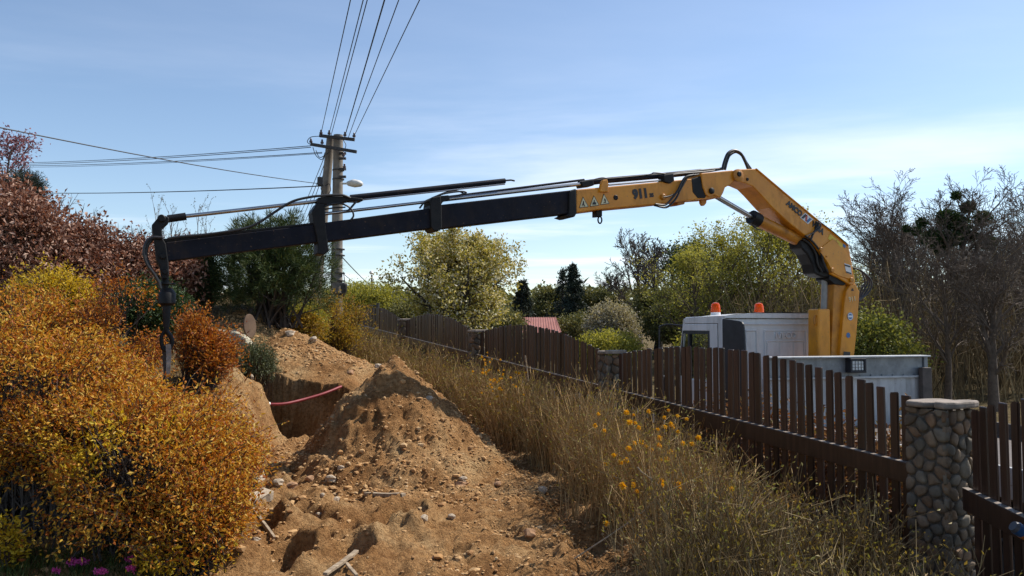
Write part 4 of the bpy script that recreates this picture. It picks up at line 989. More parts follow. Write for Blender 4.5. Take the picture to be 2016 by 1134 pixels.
# lettering and stickers on the near side
def on(x, y, off=-0.004): return bp(x, y, off)
e_out = on(1300, 358) - on(1140, 373); e_main = on(1671, 484) - on(1490, 332); UP = Vector((0, 0, 1))
text_obj('lettering', '911', 0.155, M['decal_black'], on(1261, 382), e_out, UP, out_, bold=0.010)
text_obj('lettering', '35', 0.062, M['decal_black'], on(1283, 384.5), e_out, UP, out_, bold=0.004)
text_obj('lettering', 'AMCO', 0.105, M['decal_black'], on(1564, 411), e_main, UP, main_, bold=0.006)
text_obj('lettering', 'VEBA', 0.105, M['decal_black'], on(1610, 449), e_main, UP, main_, bold=0.006)
def decal(name, pts, mat, parent, off=-0.003, th=0.002):
    m = MB(); m.prism([bp(x, y, off) for x, y in pts], BN * th); return m.obj(name, M[mat], parent)
def para(cx, cy, ex, w, h, shear, name, mat, parent, off=-0.003):
    ex = ex.normalized(); ey = UP - ex * UP.dot(ex); ey.normalize(); c = bp(cx, cy, off); m = MB()
    m.prism([c + ex * (a * w / 2 + b * shear * h / 2) + ey * (b * h / 2) for a, b in ((-1, -1), (1, -1), (1, 1), (-1, 1))], BN * 0.002); return m.obj(name, M[mat], parent)
para(1588, 430, e_main, 0.17, 0.115, 0.45, 'logo_plate', 'decal_white', main_)
for dx, mk in ((-0.052, 'decal_black'), (-0.006, 'decal_red'), (0.048, 'decal_blue')):
    ex = e_main.normalized(); c = bp(1588, 430, -0.006) + ex * dx; ey = (UP - ex * UP.dot(ex)).normalized(); m = MB(); sl = 0.45 if mk != 'decal_red' else -0.35
    m.prism([c + ex * (a * 0.019 + b * sl * 0.042) + ey * (b * 0.042) for a, b in ((-1, -1), (1, -1), (1, 1), (-1, 1))], BN * 0.002); m.obj('logo_stroke', M[mk], main_)
ex_ = e_main
para(1645, 476, ex_, 0.30, 0.085, 0.0, 'sticker', 'decal_yellow', main_)
text_obj('lettering', 'veba', 0.07, M['yellow_dirty'], on(1645, 476, -0.007), e_main, UP, main_, bold=0.003)
para(1662, 484, ex_, 0.06, 0.04, 0.0, 'sticker', 'decal_blue', main_)
decal('sticker', [(1662, 518), (1674, 522), (1677, 541), (1666, 537)], 'decal_white', main_, -0.017)
decal('sticker_bar', [(1663, 520.5), (1673.5, 523.5), (1674, 526.5), (1663.5, 523.5)], 'decal_black', main_, -0.021)
decal('sticker_bar', [(1666, 534), (1676, 537.5), (1676.4, 540), (1666.4, 536.5)], 'decal_black', main_, -0.021)
def tri(x0, x1, yb0, yb1, xt, yt, glyph):
    decal('warning_sign', [(x0, yb0), (x1, yb1), (xt, yt)], 'decal_black', out_, -0.003)
    cx, cy = (x0 + x1 + xt) / 3, (yb0 + yb1 + yt) / 3
    k = 0.84; decal('warning_field', [(cx + (a - cx) * k, cy + (b - cy) * k) for a, b in ((x0, yb0), (x1, yb1), (xt, yt))], 'decal_cream', out_, -0.006)
    decal('pictogram', [(cx + a * 1.0, cy + b * 1.0) for a, b in glyph], 'decal_black', out_, -0.009)
tri(1140, 1159, 409.5, 407.5, 1147.5, 387, [(-1, -6), (1, -5), (1, 0), (3, 5), (1, 5), (-1, 1), (-3, 5.5), (-3.5, 4), (-1.5, -1)])
tri(1161, 1180, 407, 404.5, 1169, 384.5, [(-0.8, -5), (0.8, -5), (1, -1), (3.5, 0), (3.5, 4), (-3.5, 4.4), (-3.5, 0.5), (-1, -1)])
tri(1182, 1200, 403.5, 401, 1188.5, 381, [(-0.5, -5), (3.5, -1), (2, 0), (3, 4), (-3, 4.6), (-1.5, 3), (0.8, 2.5), (-0.5, -1)])
def round_sticker(x, y, r, mat, off, inner=None):
    c = bp(x, y, off); m = MB(); m.tube([c, c + BN * 0.002], r, 24); o = m.obj('round_sticker', M[mat], col_)
    return o
round_sticker(1674, 623, 0.058, 'decal_blue', -0.003); round_sticker(1674, 623, 0.052, 'decal_white', -0.006); round_sticker(1674, 623, 0.040, 'decal_blue', -0.009)
para(1674, 623, BU, 0.095, 0.026, 0.0, 'sticker', 'decal_white', col_, -0.012)
round_sticker(1670, 660, 0.038, 'decal_blue', -0.003)
text_obj('lettering', '911', 0.10, M['decal_cream'], on(1678, 589), bp(1690, 588, 0) - bp(1666, 592, 0), UP, col_, bold=0.0)
decal('sticker', [(1661, 692), (1674, 693), (1673, 704), (1660, 703)], 'decal_black', col_)
decal('warning_sign', [(1675, 572), (1681, 573), (1679, 567)], 'decal_black', col_)

# strap hanging from the hook
ST = empty('lifting_strap', bp(327, 755, OFT), 'frayed grey lifting strap hanging from the crane hook', 'strap')
def webbing(name, pts, w, mat, off):
    m = MB(); P = [bp(x, y, off) for x, y in pts]; ey = BU
    vs = []
    for i, p in enumerate(P):
        ww = w[i]; ang = 0.35 * math.sin(i * 1.7); a = (BU * math.cos(ang) + BN * math.sin(ang))
        for s_, t_ in ((-1, -1), (1, -1), (1, 1), (-1, 1)): vs.append(p + a * (ww * s_) + BN * (0.004 * t_))
    fs = [(4 * i + q, 4 * i + (q + 1) % 4, 4 * i + 4 + (q + 1) % 4, 4 * i + 4 + q) for i in range(len(P) - 1) for q in range(4)] + [(3, 2, 1, 0), tuple(4 * len(P) - 4 + q for q in range(4))]
    m.add(vs, fs); return m.obj(name, mat, ST, bevel=0.0)
webbing('strap_leg', [(331.5, 678), (332, 690), (332.5, 700), (332, 715), (331, 732), (329, 745)], [0.022, 0.024, 0.022, 0.021, 0.018, 0.014], M['strap'], 0.105)
webbing('strap_leg', [(323, 680), (323, 692), (324, 705), (325, 725), (326, 745), (327, 762)], [0.018, 0.019, 0.018, 0.017, 0.016, 0.013], M['strap_dark'], 0.15)

# ------------------------------------------------------------------ utility poles
M['concrete'] = pmat('pole_concrete', (0.14, 0.118, 0.095), (0.24, 0.208, 0.172), 3, 0.85, bump=0.3, bscale=25, bdist=0.01)
M['dark_steel'] = pmat('dark_steel', (0.02, 0.018, 0.018), (0.045, 0.04, 0.038), 10, 0.6)
M['porcelain'] = pmat('brown_porcelain', (0.05, 0.025, 0.02), (0.08, 0.04, 0.03), 10, 0.25)
M['lampwhite'] = pmat('lamp_shell', (0.60, 0.58, 0.53), (0.72, 0.70, 0.66), 10, 0.4)
M['wire'] = pmat('wire', (0.012, 0.012, 0.014), (0.02, 0.02, 0.022), 4, 0.6)
YP = 28.0
pb = px(666, 640, YP); pb.z = Hs(pb.x, YP) - 0.3
PO = empty('utility_pole', pb, 'double concrete utility pole carrying crossarms, insulators and wires', 'utility pole')
m = MB(); t_ = px(666, 266, YP); m.tube([Vector((t_.x, YP, pb.z)), t_], [0.235, 0.175], 20); m.obj('pole_shaft', M['concrete'], PO, smooth=True)
m = MB(); t2 = px(651, 272, YP + 0.2); b2_ = px(612, 640, YP + 0.2); b2_.z = max(b2_.z - 1.0, 0); m.tube([b2_, t2], [0.22, 0.15], 18); m.obj('brace_shaft', M['concrete'], PO, smooth=True)
m = MB()
for yy in (335, 353, 445, 491, 503, 538, 553, 578):
    c = px(666, yy, YP); m.tube([c - Vector((0, 0, .02)), c + Vector((0, 0, .02))], 0.245 - 0.05 * (600 - yy) / 335 + 0.012, 20)
bd = m.obj('band', M['dark_steel'], PO, smooth=True)
def xarm(x0, y0, x1, y1, dz, name='crossarm'):
    m = MB(); a = px(x0, y0, YP + dz); b = px(x1, y1, YP + dz - 0.2); ex = (b - a).normalized(); ey = ex.cross(UP).normalized()
    m.box((a + b) / 2, ((b - a).length / 2, 0.05, 0.055), (ex, ey, ex.cross(ey))); return m.obj(name, M['dark_steel'], PO, bevel=0.01)
xarm(629, 267, 698, 275, -0.3); xarm(612, 284, 702, 299, -0.36)
def insul(x, y, d=0, h=0.24, r=0.06):
    p = px(x, y, YP + d); m = MB(); m.tube([p, p + UP * h * .3, p + UP * h * .35, p + UP * h * .6, p + UP * h * .62, p + UP * h * .9, p + UP * h], [r * .35, r * .35, r, r, r * .6, r * .6, r * .3], 10); m.obj('insulator', M['porcelain'], PO, smooth=True)
for x, y in ((632, 268), (648, 269), (679, 272), (697, 274), (612, 285), (634, 287), (676, 312), (678, 335)): insul(x, y, -0.36)
for y in (302, 312, 333, 348):
    m = MB(); a = px(668, y + 1, YP - .2); b = px(681, y - 1, YP - .2); m.box((a + b) / 2, ((b - a).length / 2, 0.05, 0.04)); m.obj('side_bracket', M['dark_steel'], PO)
# street lamp head on the pole
m = MB(); A = px(674, 361, YP - .25); B = px(714, 362, YP - .8); ex = (B - A).normalized(); ey = ex.cross(UP).normalized(); Ls = (B - A).length; prof_ = [(0, .045, 0.0), (.25, .05, 0.01), (.32, .12, .02), (.62, .20, .05), (.85, .16, .04), (1.0, .04, .0)]
vs_ = []
for t, w, zz in prof_:
    c = A + ex * Ls * t
    for q in range(12):
        an = 2 * math.pi * q / 12; vs_.append(c + ey * (w * math.cos(an)) + UP * (w * math.sin(an) * (0.55 if math.sin(an) > 0 else 0.95) + zz))
fs_ = [(i * 12 + q, i * 12 + (q + 1) % 12, i * 12 + 12 + (q + 1) % 12, i * 12 + 12 + q) for i in range(5) for q in range(12)]
m.add(vs_, fs_ + [tuple(range(12)), tuple(60 + q for q in range(12))]); m.obj('street_lamp_head', M['lampwhite'], PO, smooth=True)
m = MB(); c = px(677, 565, YP - .3); m.tube([c + UP * .16, c + UP * .1, c - UP * .12, c - UP * .3, c - UP * .42], [0.05, .13, .12, .05, .04], 12); m.obj('cable_end_box', M['dark_steel'], PO, smooth=True)
m = MB(); c = px(630, 357, YP - .3); m.tube([c - UP * .15, c + UP * .15], .1, 10); m.obj('junction_box', M['dark_steel'], PO, smooth=True)
for pts in ([(612, 285), (605, 279), (612, 270), (630, 268)], [(616, 290), (622, 306), (634, 314), (640, 300)], [(622, 296), (630, 310), (648, 300)], [(676, 276), (681, 286), (676, 300)], [(640, 366), (648, 362), (651, 374), (646, 382)], [(633, 364), (632, 372), (637, 382)], [(655, 540), (653, 570), (660, 578)], [(676, 535), (678, 555), (672, 566)]):
    m = MB(); m.tube(curve([px(x, y, YP - .4) for x, y in pts], 5), 0.014, 6); m.obj('jumper_cable', M['wire'], PO)
# wires: each span is a thing of its own
def wire(p, q, label, r=0.012, sag=0.25, name='overhead_wire', n=14):
    P = [p.lerp(q, i / n) - UP * (sag * 4 * (i / n) * (1 - i / n)) for i in range(n + 1)]
    m = MB(); m.tube(P, r, 6); o = m.obj(name, M['wire'], None, org=P[0]); tag(o, label, 'wire', 'overhead wires'); return o
for i, (x0, y0, x1, lab) in enumerate(((632, 263, 690, 'leftmost of the wires rising from the pole top to the upper edge'), (648, 263, 715, 'second wire from the left rising from the pole top'), (652, 266, 723, 'third wire from the left rising from the pole top'),
                                       (679, 268, 757, 'fourth thick wire rising from the pole top to the upper edge'), (686, 270, 785, 'fifth wire from the left rising from the pole top'), (697, 268, 826, 'rightmost wire rising from the pole top to the upper edge'))):
    a = px(x0, y0, YP - .36); b = px(x1, 0, 15.0); d = b - a
    wire(a, a + d * 2.6, lab, 0.011 if i != 3 else 0.016, 0.0)
for x0, y0, x1, y1, Y1, lab, r in ((612, 287, 60, 317, 44, 'upper of the two nearly level wires leaving the crossarm to the left', .014), (612, 290, 62, 320, 44, 'wire just under the uppermost level wire left of the pole', .014),
                                   (634, 300, 66, 323, 44, 'lowest of the close group of level wires left of the pole', .014), (634, 302, 66, 326, 44.5, 'fine wire alongside the lowest level wire', .010),
                                   (632, 362, -60, 228, 13, 'long cable slanting down from the upper left corner to the pole', .013), (636, 366, 88, 377, 46, 'single level cable reaching the dark red hedge', .02)):
    a = px(x0, y0, YP - .3); b = px(x1, y1, Y1); d = b - a; wire(a, a + d * 1.25, lab, r, 0.15)
wire(px(668, 500, YP), px(740, 570, 60), 'wire running down from the pole towards the far houses', .02, 0.1)
wire(px(640, 505, YP), px(705, 560, 60), 'lower wire running down behind the pole', .018, 0.1)
for k_ in range(3): wire(px(642, 300 + 14 * k_, YP + .2), px(560 + 6 * k_, 470 + 8 * k_, 70), ('nearest', 'middle', 'farthest')[k_] + ' fine wire running from the pole to the distant pole', .014, 0.5)
# distant pole and lamp post
fb = px(576, 500, 70); FPo = empty('utility_pole', Vector((fb.x, 70, Hs(fb.x, 70))), 'small distant pole with stub crossarms above the pine', 'utility pole')
m = MB(); m.tube([Vector((fb.x, 70, Hs(fb.x, 70))), px(576, 424, 70)], [.25, .18], 10); m.obj('pole_shaft', M['concrete'], FPo)
m = MB(); a = px(568, 428, 70); b = px(586, 430, 70); m.box((a + b) / 2, ((b - a).length / 2, .1, .1)); a = px(569, 436, 70); b = px(584, 437, 70); m.box((a + b) / 2, ((b - a).length / 2, .1, .1)); m.obj('crossarm', M['dark_steel'], FPo)
lb = px(732, 600, 75); LP = empty('lamp_post', Vector((lb.x, 75, Hs(lb.x, 75))), 'thin distant lamp post above the pale green bushes', 'lamp post')
m = MB(); m.tube([Vector((lb.x, 75, Hs(lb.x, 75))), px(732, 541, 75)], .09, 8); m.obj('post', M['concrete'], LP)
m = MB(); c = px(731, 537, 75); m.tube([c - UP * .15, c, c + UP * .18], [.1, .22, .12], 10); m.obj('lamp_head', M['lampwhite'], LP, smooth=True)
# ------------------------------------------------------------------ foliage materials
M['spirea'] = leafmat('spirea_leaf', [(0.18, 0.048, 0.012), (0.37, 0.105, 0.014), (0.49, 0.185, 0.02), (0.54, 0.235, 0.026), (0.59, 0.32, 0.04), (0.58, 0.38, 0.055), (0.46, 0.31, 0.05)], 0.36, tint=(1.1, 0.95, 0.5))
M['spirea_red'] = leafmat('spirea_leaf_red', [(0.17, 0.04, 0.012), (0.32, 0.085, 0.014), (0.44, 0.15, 0.018), (0.52, 0.23, 0.025), (0.42, 0.19, 0.03)], 0.34, tint=(1.1, 0.9, 0.5))
M['spirea_yel'] = leafmat('spirea_leaf_yellow', [(0.38, 0.25, 0.015), (0.55, 0.37, 0.02), (0.64, 0.44, 0.03), (0.46, 0.36, 0.03)], 0.40)
M['twig'] = pmat('twig_bark', (0.075, 0.045, 0.028), (0.14, 0.085, 0.05), 14, 0.9)
M['twig_dark'] = pmat('dark_bark', (0.035, 0.028, 0.024), (0.075, 0.06, 0.05), 10, 0.95, bump=0.4, bscale=30)
M['bark_grey'] = pmat('grey_bark', (0.085, 0.063, 0.047), (0.15, 0.113, 0.084), 6, 0.95, bump=0.4, bscale=30)
M['beech'] = leafmat('beech_dry_leaf', [(0.10, 0.042, 0.027), (0.18, 0.08, 0.05), (0.27, 0.135, 0.085), (0.38, 0.22, 0.15), (0.52, 0.36, 0.27)], 0.22, tint=(1.2, 0.8, 0.6))
M['russet'] = leafmat('russet_hedge_leaf', [(0.10, 0.045, 0.02), (0.18, 0.085, 0.04), (0.28, 0.15, 0.075), (0.20, 0.16, 0.05)], 0.25, tint=(1.1, 0.9, 0.6))
M['evergreen'] = leafmat('evergreen_leaf', [(0.014, 0.028, 0.012), (0.028, 0.055, 0.018), (0.05, 0.085, 0.025), (0.085, 0.12, 0.03)], 0.18)
M['needle'] = leafmat('pine_needle', [(0.022, 0.040, 0.014), (0.04, 0.068, 0.02), (0.07, 0.10, 0.03), (0.12, 0.135, 0.045)], 0.15)
M['spruce'] = leafmat('spruce_needle', [(0.014, 0.022, 0.018), (0.025, 0.038, 0.026), (0.04, 0.055, 0.034)], 0.12)
M['mugo'] = leafmat('juniper_leaf', [(0.045, 0.06, 0.03), (0.08, 0.095, 0.045), (0.115, 0.125, 0.06), (0.10, 0.11, 0.03)], 0.15)
M['cherry'] = leafmat('blossom_and_leaf', [(0.17, 0.16, 0.03), (0.30, 0.28, 0.05), (0.42, 0.34, 0.06), (0.50, 0.44, 0.20), (0.70, 0.66, 0.54), (0.36, 0.28, 0.05)], 0.35)
M['spring'] = leafmat('spring_leaf', [(0.16, 0.165, 0.03), (0.25, 0.25, 0.045), (0.33, 0.32, 0.065), (0.42, 0.40, 0.13)], 0.48)
M['spring_dull'] = leafmat('dull_spring_leaf', [(0.07, 0.075, 0.03), (0.12, 0.125, 0.045), (0.17, 0.17, 0.06), (0.22, 0.20, 0.09)], 0.32)
M['spring_mid'] = leafmat('mid_spring_leaf', [(0.09, 0.105, 0.025), (0.15, 0.165, 0.035), (0.21, 0.22, 0.05), (0.27, 0.27, 0.08)], 0.4)
M['blossom'] = leafmat('white_blossom', [(0.18, 0.16, 0.09), (0.36, 0.32, 0.24), (0.52, 0.47, 0.39), (0.22, 0.20, 0.07)], 0.3)
M['plum'] = leafmat('plum_leaf', [(0.14, 0.05, 0.05), (0.23, 0.095, 0.10), (0.36, 0.20, 0.215), (0.18, 0.06, 0.05)], 0.35, tint=(1.2, 0.8, 0.9))
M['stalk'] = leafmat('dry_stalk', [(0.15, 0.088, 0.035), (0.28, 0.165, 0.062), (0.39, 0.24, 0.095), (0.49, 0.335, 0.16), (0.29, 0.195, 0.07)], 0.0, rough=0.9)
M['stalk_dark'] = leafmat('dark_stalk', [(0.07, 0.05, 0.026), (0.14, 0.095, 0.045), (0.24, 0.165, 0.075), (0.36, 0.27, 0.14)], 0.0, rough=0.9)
M['hedge_leaf'] = leafmat('hedge_bud_leaf', [(0.15, 0.125, 0.03), (0.23, 0.19, 0.045), (0.31, 0.215, 0.05), (0.24, 0.24, 0.05), (0.28, 0.16, 0.05)], 0.35)
M['gold_leaf'] = leafmat('golden_leaf', [(0.26, 0.14, 0.02), (0.38, 0.23, 0.03), (0.46, 0.31, 0.035), (0.24, 0.20, 0.03), (0.30, 0.13, 0.03)], 0.35)
M['petal'] = leafmat('yellow_petal', [(0.70, 0.38, 0.012), (0.82, 0.52, 0.02), (0.62, 0.30, 0.01)], 0.3, tint=(1.1, 0.9, 0.3))
M['pink'] = leafmat('pink_petal', [(0.62, 0.07, 0.30), (0.75, 0.13, 0.42), (0.55, 0.05, 0.24)], 0.3, tint=(1.1, 0.7, 0.9))
M['grass'] = leafmat('grass_blade', [(0.035, 0.06, 0.012), (0.06, 0.095, 0.02), (0.10, 0.12, 0.03), (0.16, 0.14, 0.06)], 0.3)

def lobes(D, seed, amp):
    """lumpy outline factor for unit directions D"""
    return 1 + amp * fbm(D[:, 0] * 2.2 + D[:, 2] * 1.3 + seed, D[:, 1] * 2.2 - D[:, 2] * 0.9 + seed * 0.7, 4, int(seed) % 97)
def bush(name, label, cat, c, rad, ncl, nlf, L, W, mat, seed, group=None, amp=0.35, zmin=-0.75, shell=0.45, twigs=260, mat2=None, ypx=None, gaps=0.0, shoots=0, spread=0.05, twig_mat='twig', outdir=0.7, patch=0.62, twr=0.0035, lift=0.0):
    """rounded shrub: clusters of small leaves on a lumpy shell over a framework of twigs"""
    rg = np.random.default_rng(seed); c = np.array(c, float); rad = np.array(rad, float)
    gz = float(S(np.array([c[0]]), np.array([c[1]]))[0])
    root = empty(name, (c[0], c[1], gz), label, cat, group)
    D = unit(rg.normal(size=(ncl * 2, 3))); D = D[D[:, 2] > zmin][:ncl]
    u = 1 - shell * rg.random(len(D)) ** 1.6
    P = c + D * rad * (lobes(D, seed, amp) * u)[:, None]
    P[:, 2] += 0.06 * rad[2] * rg.normal(size=len(P))
    if gaps > 0:
        k0 = vnoise(P[:, 0] * 4.2 + P[:, 1] * 2.0, P[:, 2] * 4.2 + seed, 3) > gaps * (0.6 + 0.8 * rg.random(len(P))); P = P[k0]; D = D[k0]
    ok = P[:, 2] > S(P[:, 0], P[:, 1]) + 0.02; P = P[ok]; D = D[ok]
    n = len(P); cl = np.repeat(np.arange(n), nlf)
    X = P[cl] + rg.normal(size=(len(cl), 3)) * spread
    X[:, 2] = np.maximum(X[:, 2], S(X[:, 0], X[:, 1]) + 0.01)
    Dl = rg.normal(size=(len(cl), 3)) + D[cl] * outdir + np.array([0, 0, lift])
    Ls = L * (0.45 + 0.95 * rg.random(len(cl))); Ws = W * (0.7 + 0.6 * rg.random(len(cl)))
    if mat2:
        if ypx:
            pr_ = np.stack([1008 + FPX * P[:, 0] / P[:, 1], 567 - FPX * ((P[:, 2] - EYE) / P[:, 1] - 73.0 / FPX)], 1)
            q_ = np.min([np.hypot(pr_[:, 0] - a_, pr_[:, 1] - b_) / r_ for a_, b_, r_ in ypx], 0)
            pn = q_ * (0.6 + 0.9 * vnoise(P[:, 0] * 9, P[:, 2] * 9, 6)) < 0.9
        else: pn = vnoise(P[:, 0] * 2.1 + seed, P[:, 2] * 2.1 + P[:, 1] * 1.2, 5) > patch
        sel = pn[cl]
        if sel.any():
            V, F = leaves(X[sel], Dl[sel], Ls[sel] * 1.1, Ws[sel] * 1.15, rg); np_obj('young_leaves', V, F, M[mat2], root)
        X, Dl, Ls, Ws = X[~sel], Dl[~sel], Ls[~sel], Ws[~sel]
    if shoots:
        # long whips that stick out of the mass, leafy along their length
        k = rg.choice(n, min(shoots, n), replace=False); d0 = unit(D[k] * 0.7 + np.array([0, 0, 0.75]) + rg.normal(size=(len(k), 3)) * 0.28); Lw = rg.uniform(0.10, 0.34, len(k))[:, None]
        a0 = P[k] - d0 * 0.12; a1 = P[k] + d0 * Lw * 0.55; a2 = a1 + unit(d0 + rg.normal(size=(len(k), 3)) * 0.22 - np.array([0, 0, 0.25])) * Lw * 0.45
        rw_ = np.full(len(k), 0.0022); V, F = join([tubes(a0, a1, rw_, rw_ * 0.8), tubes(a1, a2, rw_ * 0.8, rw_ * 0.4)]); tag(np_obj('whips', V, F, M[twig_mat], root), kind='stuff')
        for q in range(9):
            t_ = rg.random((len(k), 1)); b_ = np.where(t_ < 0.55, a0 + (a1 - a0) * (t_ / 0.55), a1 + (a2 - a1) * ((t_ - 0.55) / 0.45))
            X = np.concatenate([X, b_]); Dl = np.concatenate([Dl, d0 * 0.8 + rg.normal(size=d0.shape) * 0.8]); Ls = np.concatenate([Ls, L * (0.5 + 0.6 * rg.random(len(k)))]); Ws = np.concatenate([Ws, W * (0.6 + 0.5 * rg.random(len(k)))])
    V, F = leaves(X, Dl, Ls, Ws, rg); o = np_obj('leaves', V, F, M[mat], root)
    # twigs from the foot to the shell
    k = rg.choice(n, min(twigs, n), replace=False); tip = P[k]
    foot = np.array([c[0], c[1], gz]) + rg.normal(size=(len(k), 3)) * np.array([rad[0], rad[1], 0.0]) * 0.22
    foot[:, 2] = gz - 0.05
    mid = foot * 0.45 + tip * 0.55 + rg.normal(size=tip.shape) * 0.04; mid[:, 2] += 0.12 * (tip[:, 2] - foot[:, 2])
    q1 = (foot + mid) / 2 + np.array([0, 0, 0.05]); rr = np.full(len(k), twr)
    ex = tip + unit(tip - mid) * 0.05
    V, F = join([tubes(foot, q1, rr * 2.2, rr * 1.8), tubes(q1, mid, rr * 1.8, rr * 1.4), tubes(mid, tip, rr * 1.4, rr * 0.8), tubes(tip, ex, rr * 0.8, rr * 0.4)])
    np_obj('twigs', V, F, M[twig_mat], root)
    return root
def bush_px(name, label, cat, x, y, Y, rx, ry, ncl, nlf, *a, ky=1.0, **k):
    c = px(x, y, Y); s = Y / FPX
    return bush(name, label, cat, c, (rx * s, rx * s * ky, ry * s), ncl, nlf, *a, **k)

G_SP = 'orange spirea shrubs on the left'
SPK = dict(amp=0.42, shell=0.55, gaps=0.42, spread=0.055, twig_mat='twig_dark', twigs=500, shoots=220)
bush_px('spirea_shrub', 'orange spirea at the left frame edge above the dark hollow', 'shrub', 5, 800, 5.7, 235, 172, 3200, 11, 0.035, 0.016, 'spirea', 11, G_SP, zmin=-0.5, **SPK)
bush_px('spirea_shrub', 'orange spirea with yellow sprigs just above the dark hollow at left', 'shrub', 125, 855, 5.55, 125, 95, 1500, 11, 0.035, 0.016, 'spirea', 24, G_SP, mat2='spirea_yel', ypx=[(170, 900, 30), (95, 870, 14)], **SPK)
bush_px('spirea_shrub', 'large glowing orange spirea with yellow green patch in the lower left', 'shrub', 262, 915, 5.4, 205, 145, 3000, 11, 0.035, 0.016, 'spirea', 12, G_SP, mat2='spirea_yel', ypx=[(185, 905, 42), (215, 850, 26), (330, 850, 14)], **SPK)
bush_px('spirea_shrub', 'low orange spirea spilling onto the dug earth at bottom left', 'shrub', 385, 1030, 5.15, 100, 90, 1200, 11, 0.034, 0.016, 'spirea', 13, G_SP, mat2='spirea_yel', ypx=[(345, 1100, 40), (430, 1085, 26)], ky=1.2, **SPK)
bush_px('spirea_shrub', 'orange spirea reaching to the bare trench bank', 'shrub', 425, 918, 6.1, 78, 58, 900, 11, 0.036, 0.016, 'spirea', 14, G_SP, **SPK)
bush_px('spirea_shrub', 'orange spirea in the middle of the left bank behind the front shrubs', 'shrub', 205, 775, 6.5, 110, 72, 1400, 11, 0.036, 0.016, 'spirea', 15, G_SP, **SPK)
bush_px('spirea_shrub', 'rusty red spirea with fine twigs left of the hook', 'shrub', 215, 655, 7.4, 115, 90, 2000, 11, 0.038, 0.016, 'spirea_red', 16, G_SP, **SPK)
bush_px('spirea_shrub', 'round red orange spirea right of the hanging strap', 'shrub', 392, 692, 8.3, 58, 72, 1200, 11, 0.040, 0.017, 'spirea_red', 17, G_SP, **SPK)
bush_px('spirea_shrub', 'orange spirea at the far left edge halfway up', 'shrub', 20, 645, 6.9, 120, 62, 1300, 11, 0.040, 0.018, 'spirea', 18, G_SP, **SPK)
bush_px('spirea_shrub', 'bright yellow green shrub top below the russet hedge', 'shrub', 110, 588, 8.0, 66, 40, 620, 10, 0.040, 0.018, 'spirea_yel', 19, G_SP, **SPK)
bush_px('spirea_shrub', 'yellow green sprig at the lower left corner', 'shrub', 2, 1075, 4.9, 24, 40, 160, 9, 0.036, 0.018, 'spirea_yel', 20, G_SP)
bush_px('evergreen_shrub', 'dark evergreen shrub behind the crane rotator', 'shrub', 300, 615, 9.2, 72, 62, 1500, 10, 0.04, 0.017, 'evergreen', 21, mat2='spirea_yel', patch=0.86)
bush_px('juniper_shrub', 'grey green juniper hanging over the trench edge', 'shrub', 500, 715, 9.9, 36, 34, 600, 12, 0.04, 0.010, 'mugo', 22, spread=0.05)
bush_px('ground_cover', 'green ground cover clump on the bank beside the pale sheet', 'shrub', 445, 705, 9.6, 30, 22, 260, 10, 0.035, 0.015, 'mugo', 23)

# russet beech hedge
G_BE = 'russet hedge along the upper left'
def hedge(x, y, Y, rx, ry, ncl, seed, label, tops=24):
    r = bush_px('beech_hedge', label, 'hedge', x, y, Y, rx, ry, ncl, 9, 0.075, 0.038, 'beech', seed, G_BE, spread=0.10, amp=0.34, shell=0.45, twigs=600, twr=0.004, outdir=0.4, lift=-0.4, ky=0.8, gaps=0.36)
    rg = np.random.default_rng(seed + 5); s = Y / FPX
    n = tops; ang = rg.uniform(-0.9, 0.9, n); base = np.array(px(x, y, Y)) + np.stack([np.sin(ang) * rx * s * 0.95, rg.normal(size=n) * 0.3, np.cos(ang) * ry * s * 0.86], 1)
    d = unit(np.stack([np.sin(ang) * 0.6 + rg.normal(size=n) * 0.2, rg.normal(size=n) * 0.2, np.ones(n)], 1)); Lh = rg.uniform(0.18, 0.42, n)[:, None]
    e = base + d * Lh; rr = np.full(n, 0.006); parts = [tubes(base, e, rr, rr * 0.4)]
    for q in range(3):
        b = base + d * Lh * (0.3 + 0.2 * q); dd = unit(d + rg.normal(size=d.shape) * 0.5); parts.append(tubes(b, b + dd * 0.14, rr * 0.6, rr * 0.3))
    V, F = join(parts); tag(np_obj('top_shoots', V, F, M['twig'], r), kind='stuff')
    return r
hedge(10, 510, 11.0, 140, 148, 3000, 31, 'tall russet hedge section at the left frame edge')
hedge(150, 540, 11.8, 85, 108, 2000, 32, 'russet hedge section second from the left edge')
hedge(262, 565, 12.4, 62, 92, 1400, 33, 'russet hedge section just left of the boom tip', 30)
hedge(345, 555, 12.8, 52, 85, 1100, 34, 'russet hedge section directly under the boom tip')

# low dry hedge behind the fence in front of the truck
for i, y in enumerate((6.35, 6.95, 7.55, 8.15, 8.8)):
    p = fpt(y, -0.75, 0.25)
    bush('dry_hedge_plant', ('first', 'second', 'third', 'fourth', 'fifth')[i] + ' russet hedge plant from the big pillar, seen through the pickets', 'hedge', p, (0.42, 0.42, 0.50), 300, 8, 0.065, 0.032, 'russet', 40 + i, 'russet hedge plants behind the pickets', spread=0.09, amp=0.3, shell=0.6, twigs=90)

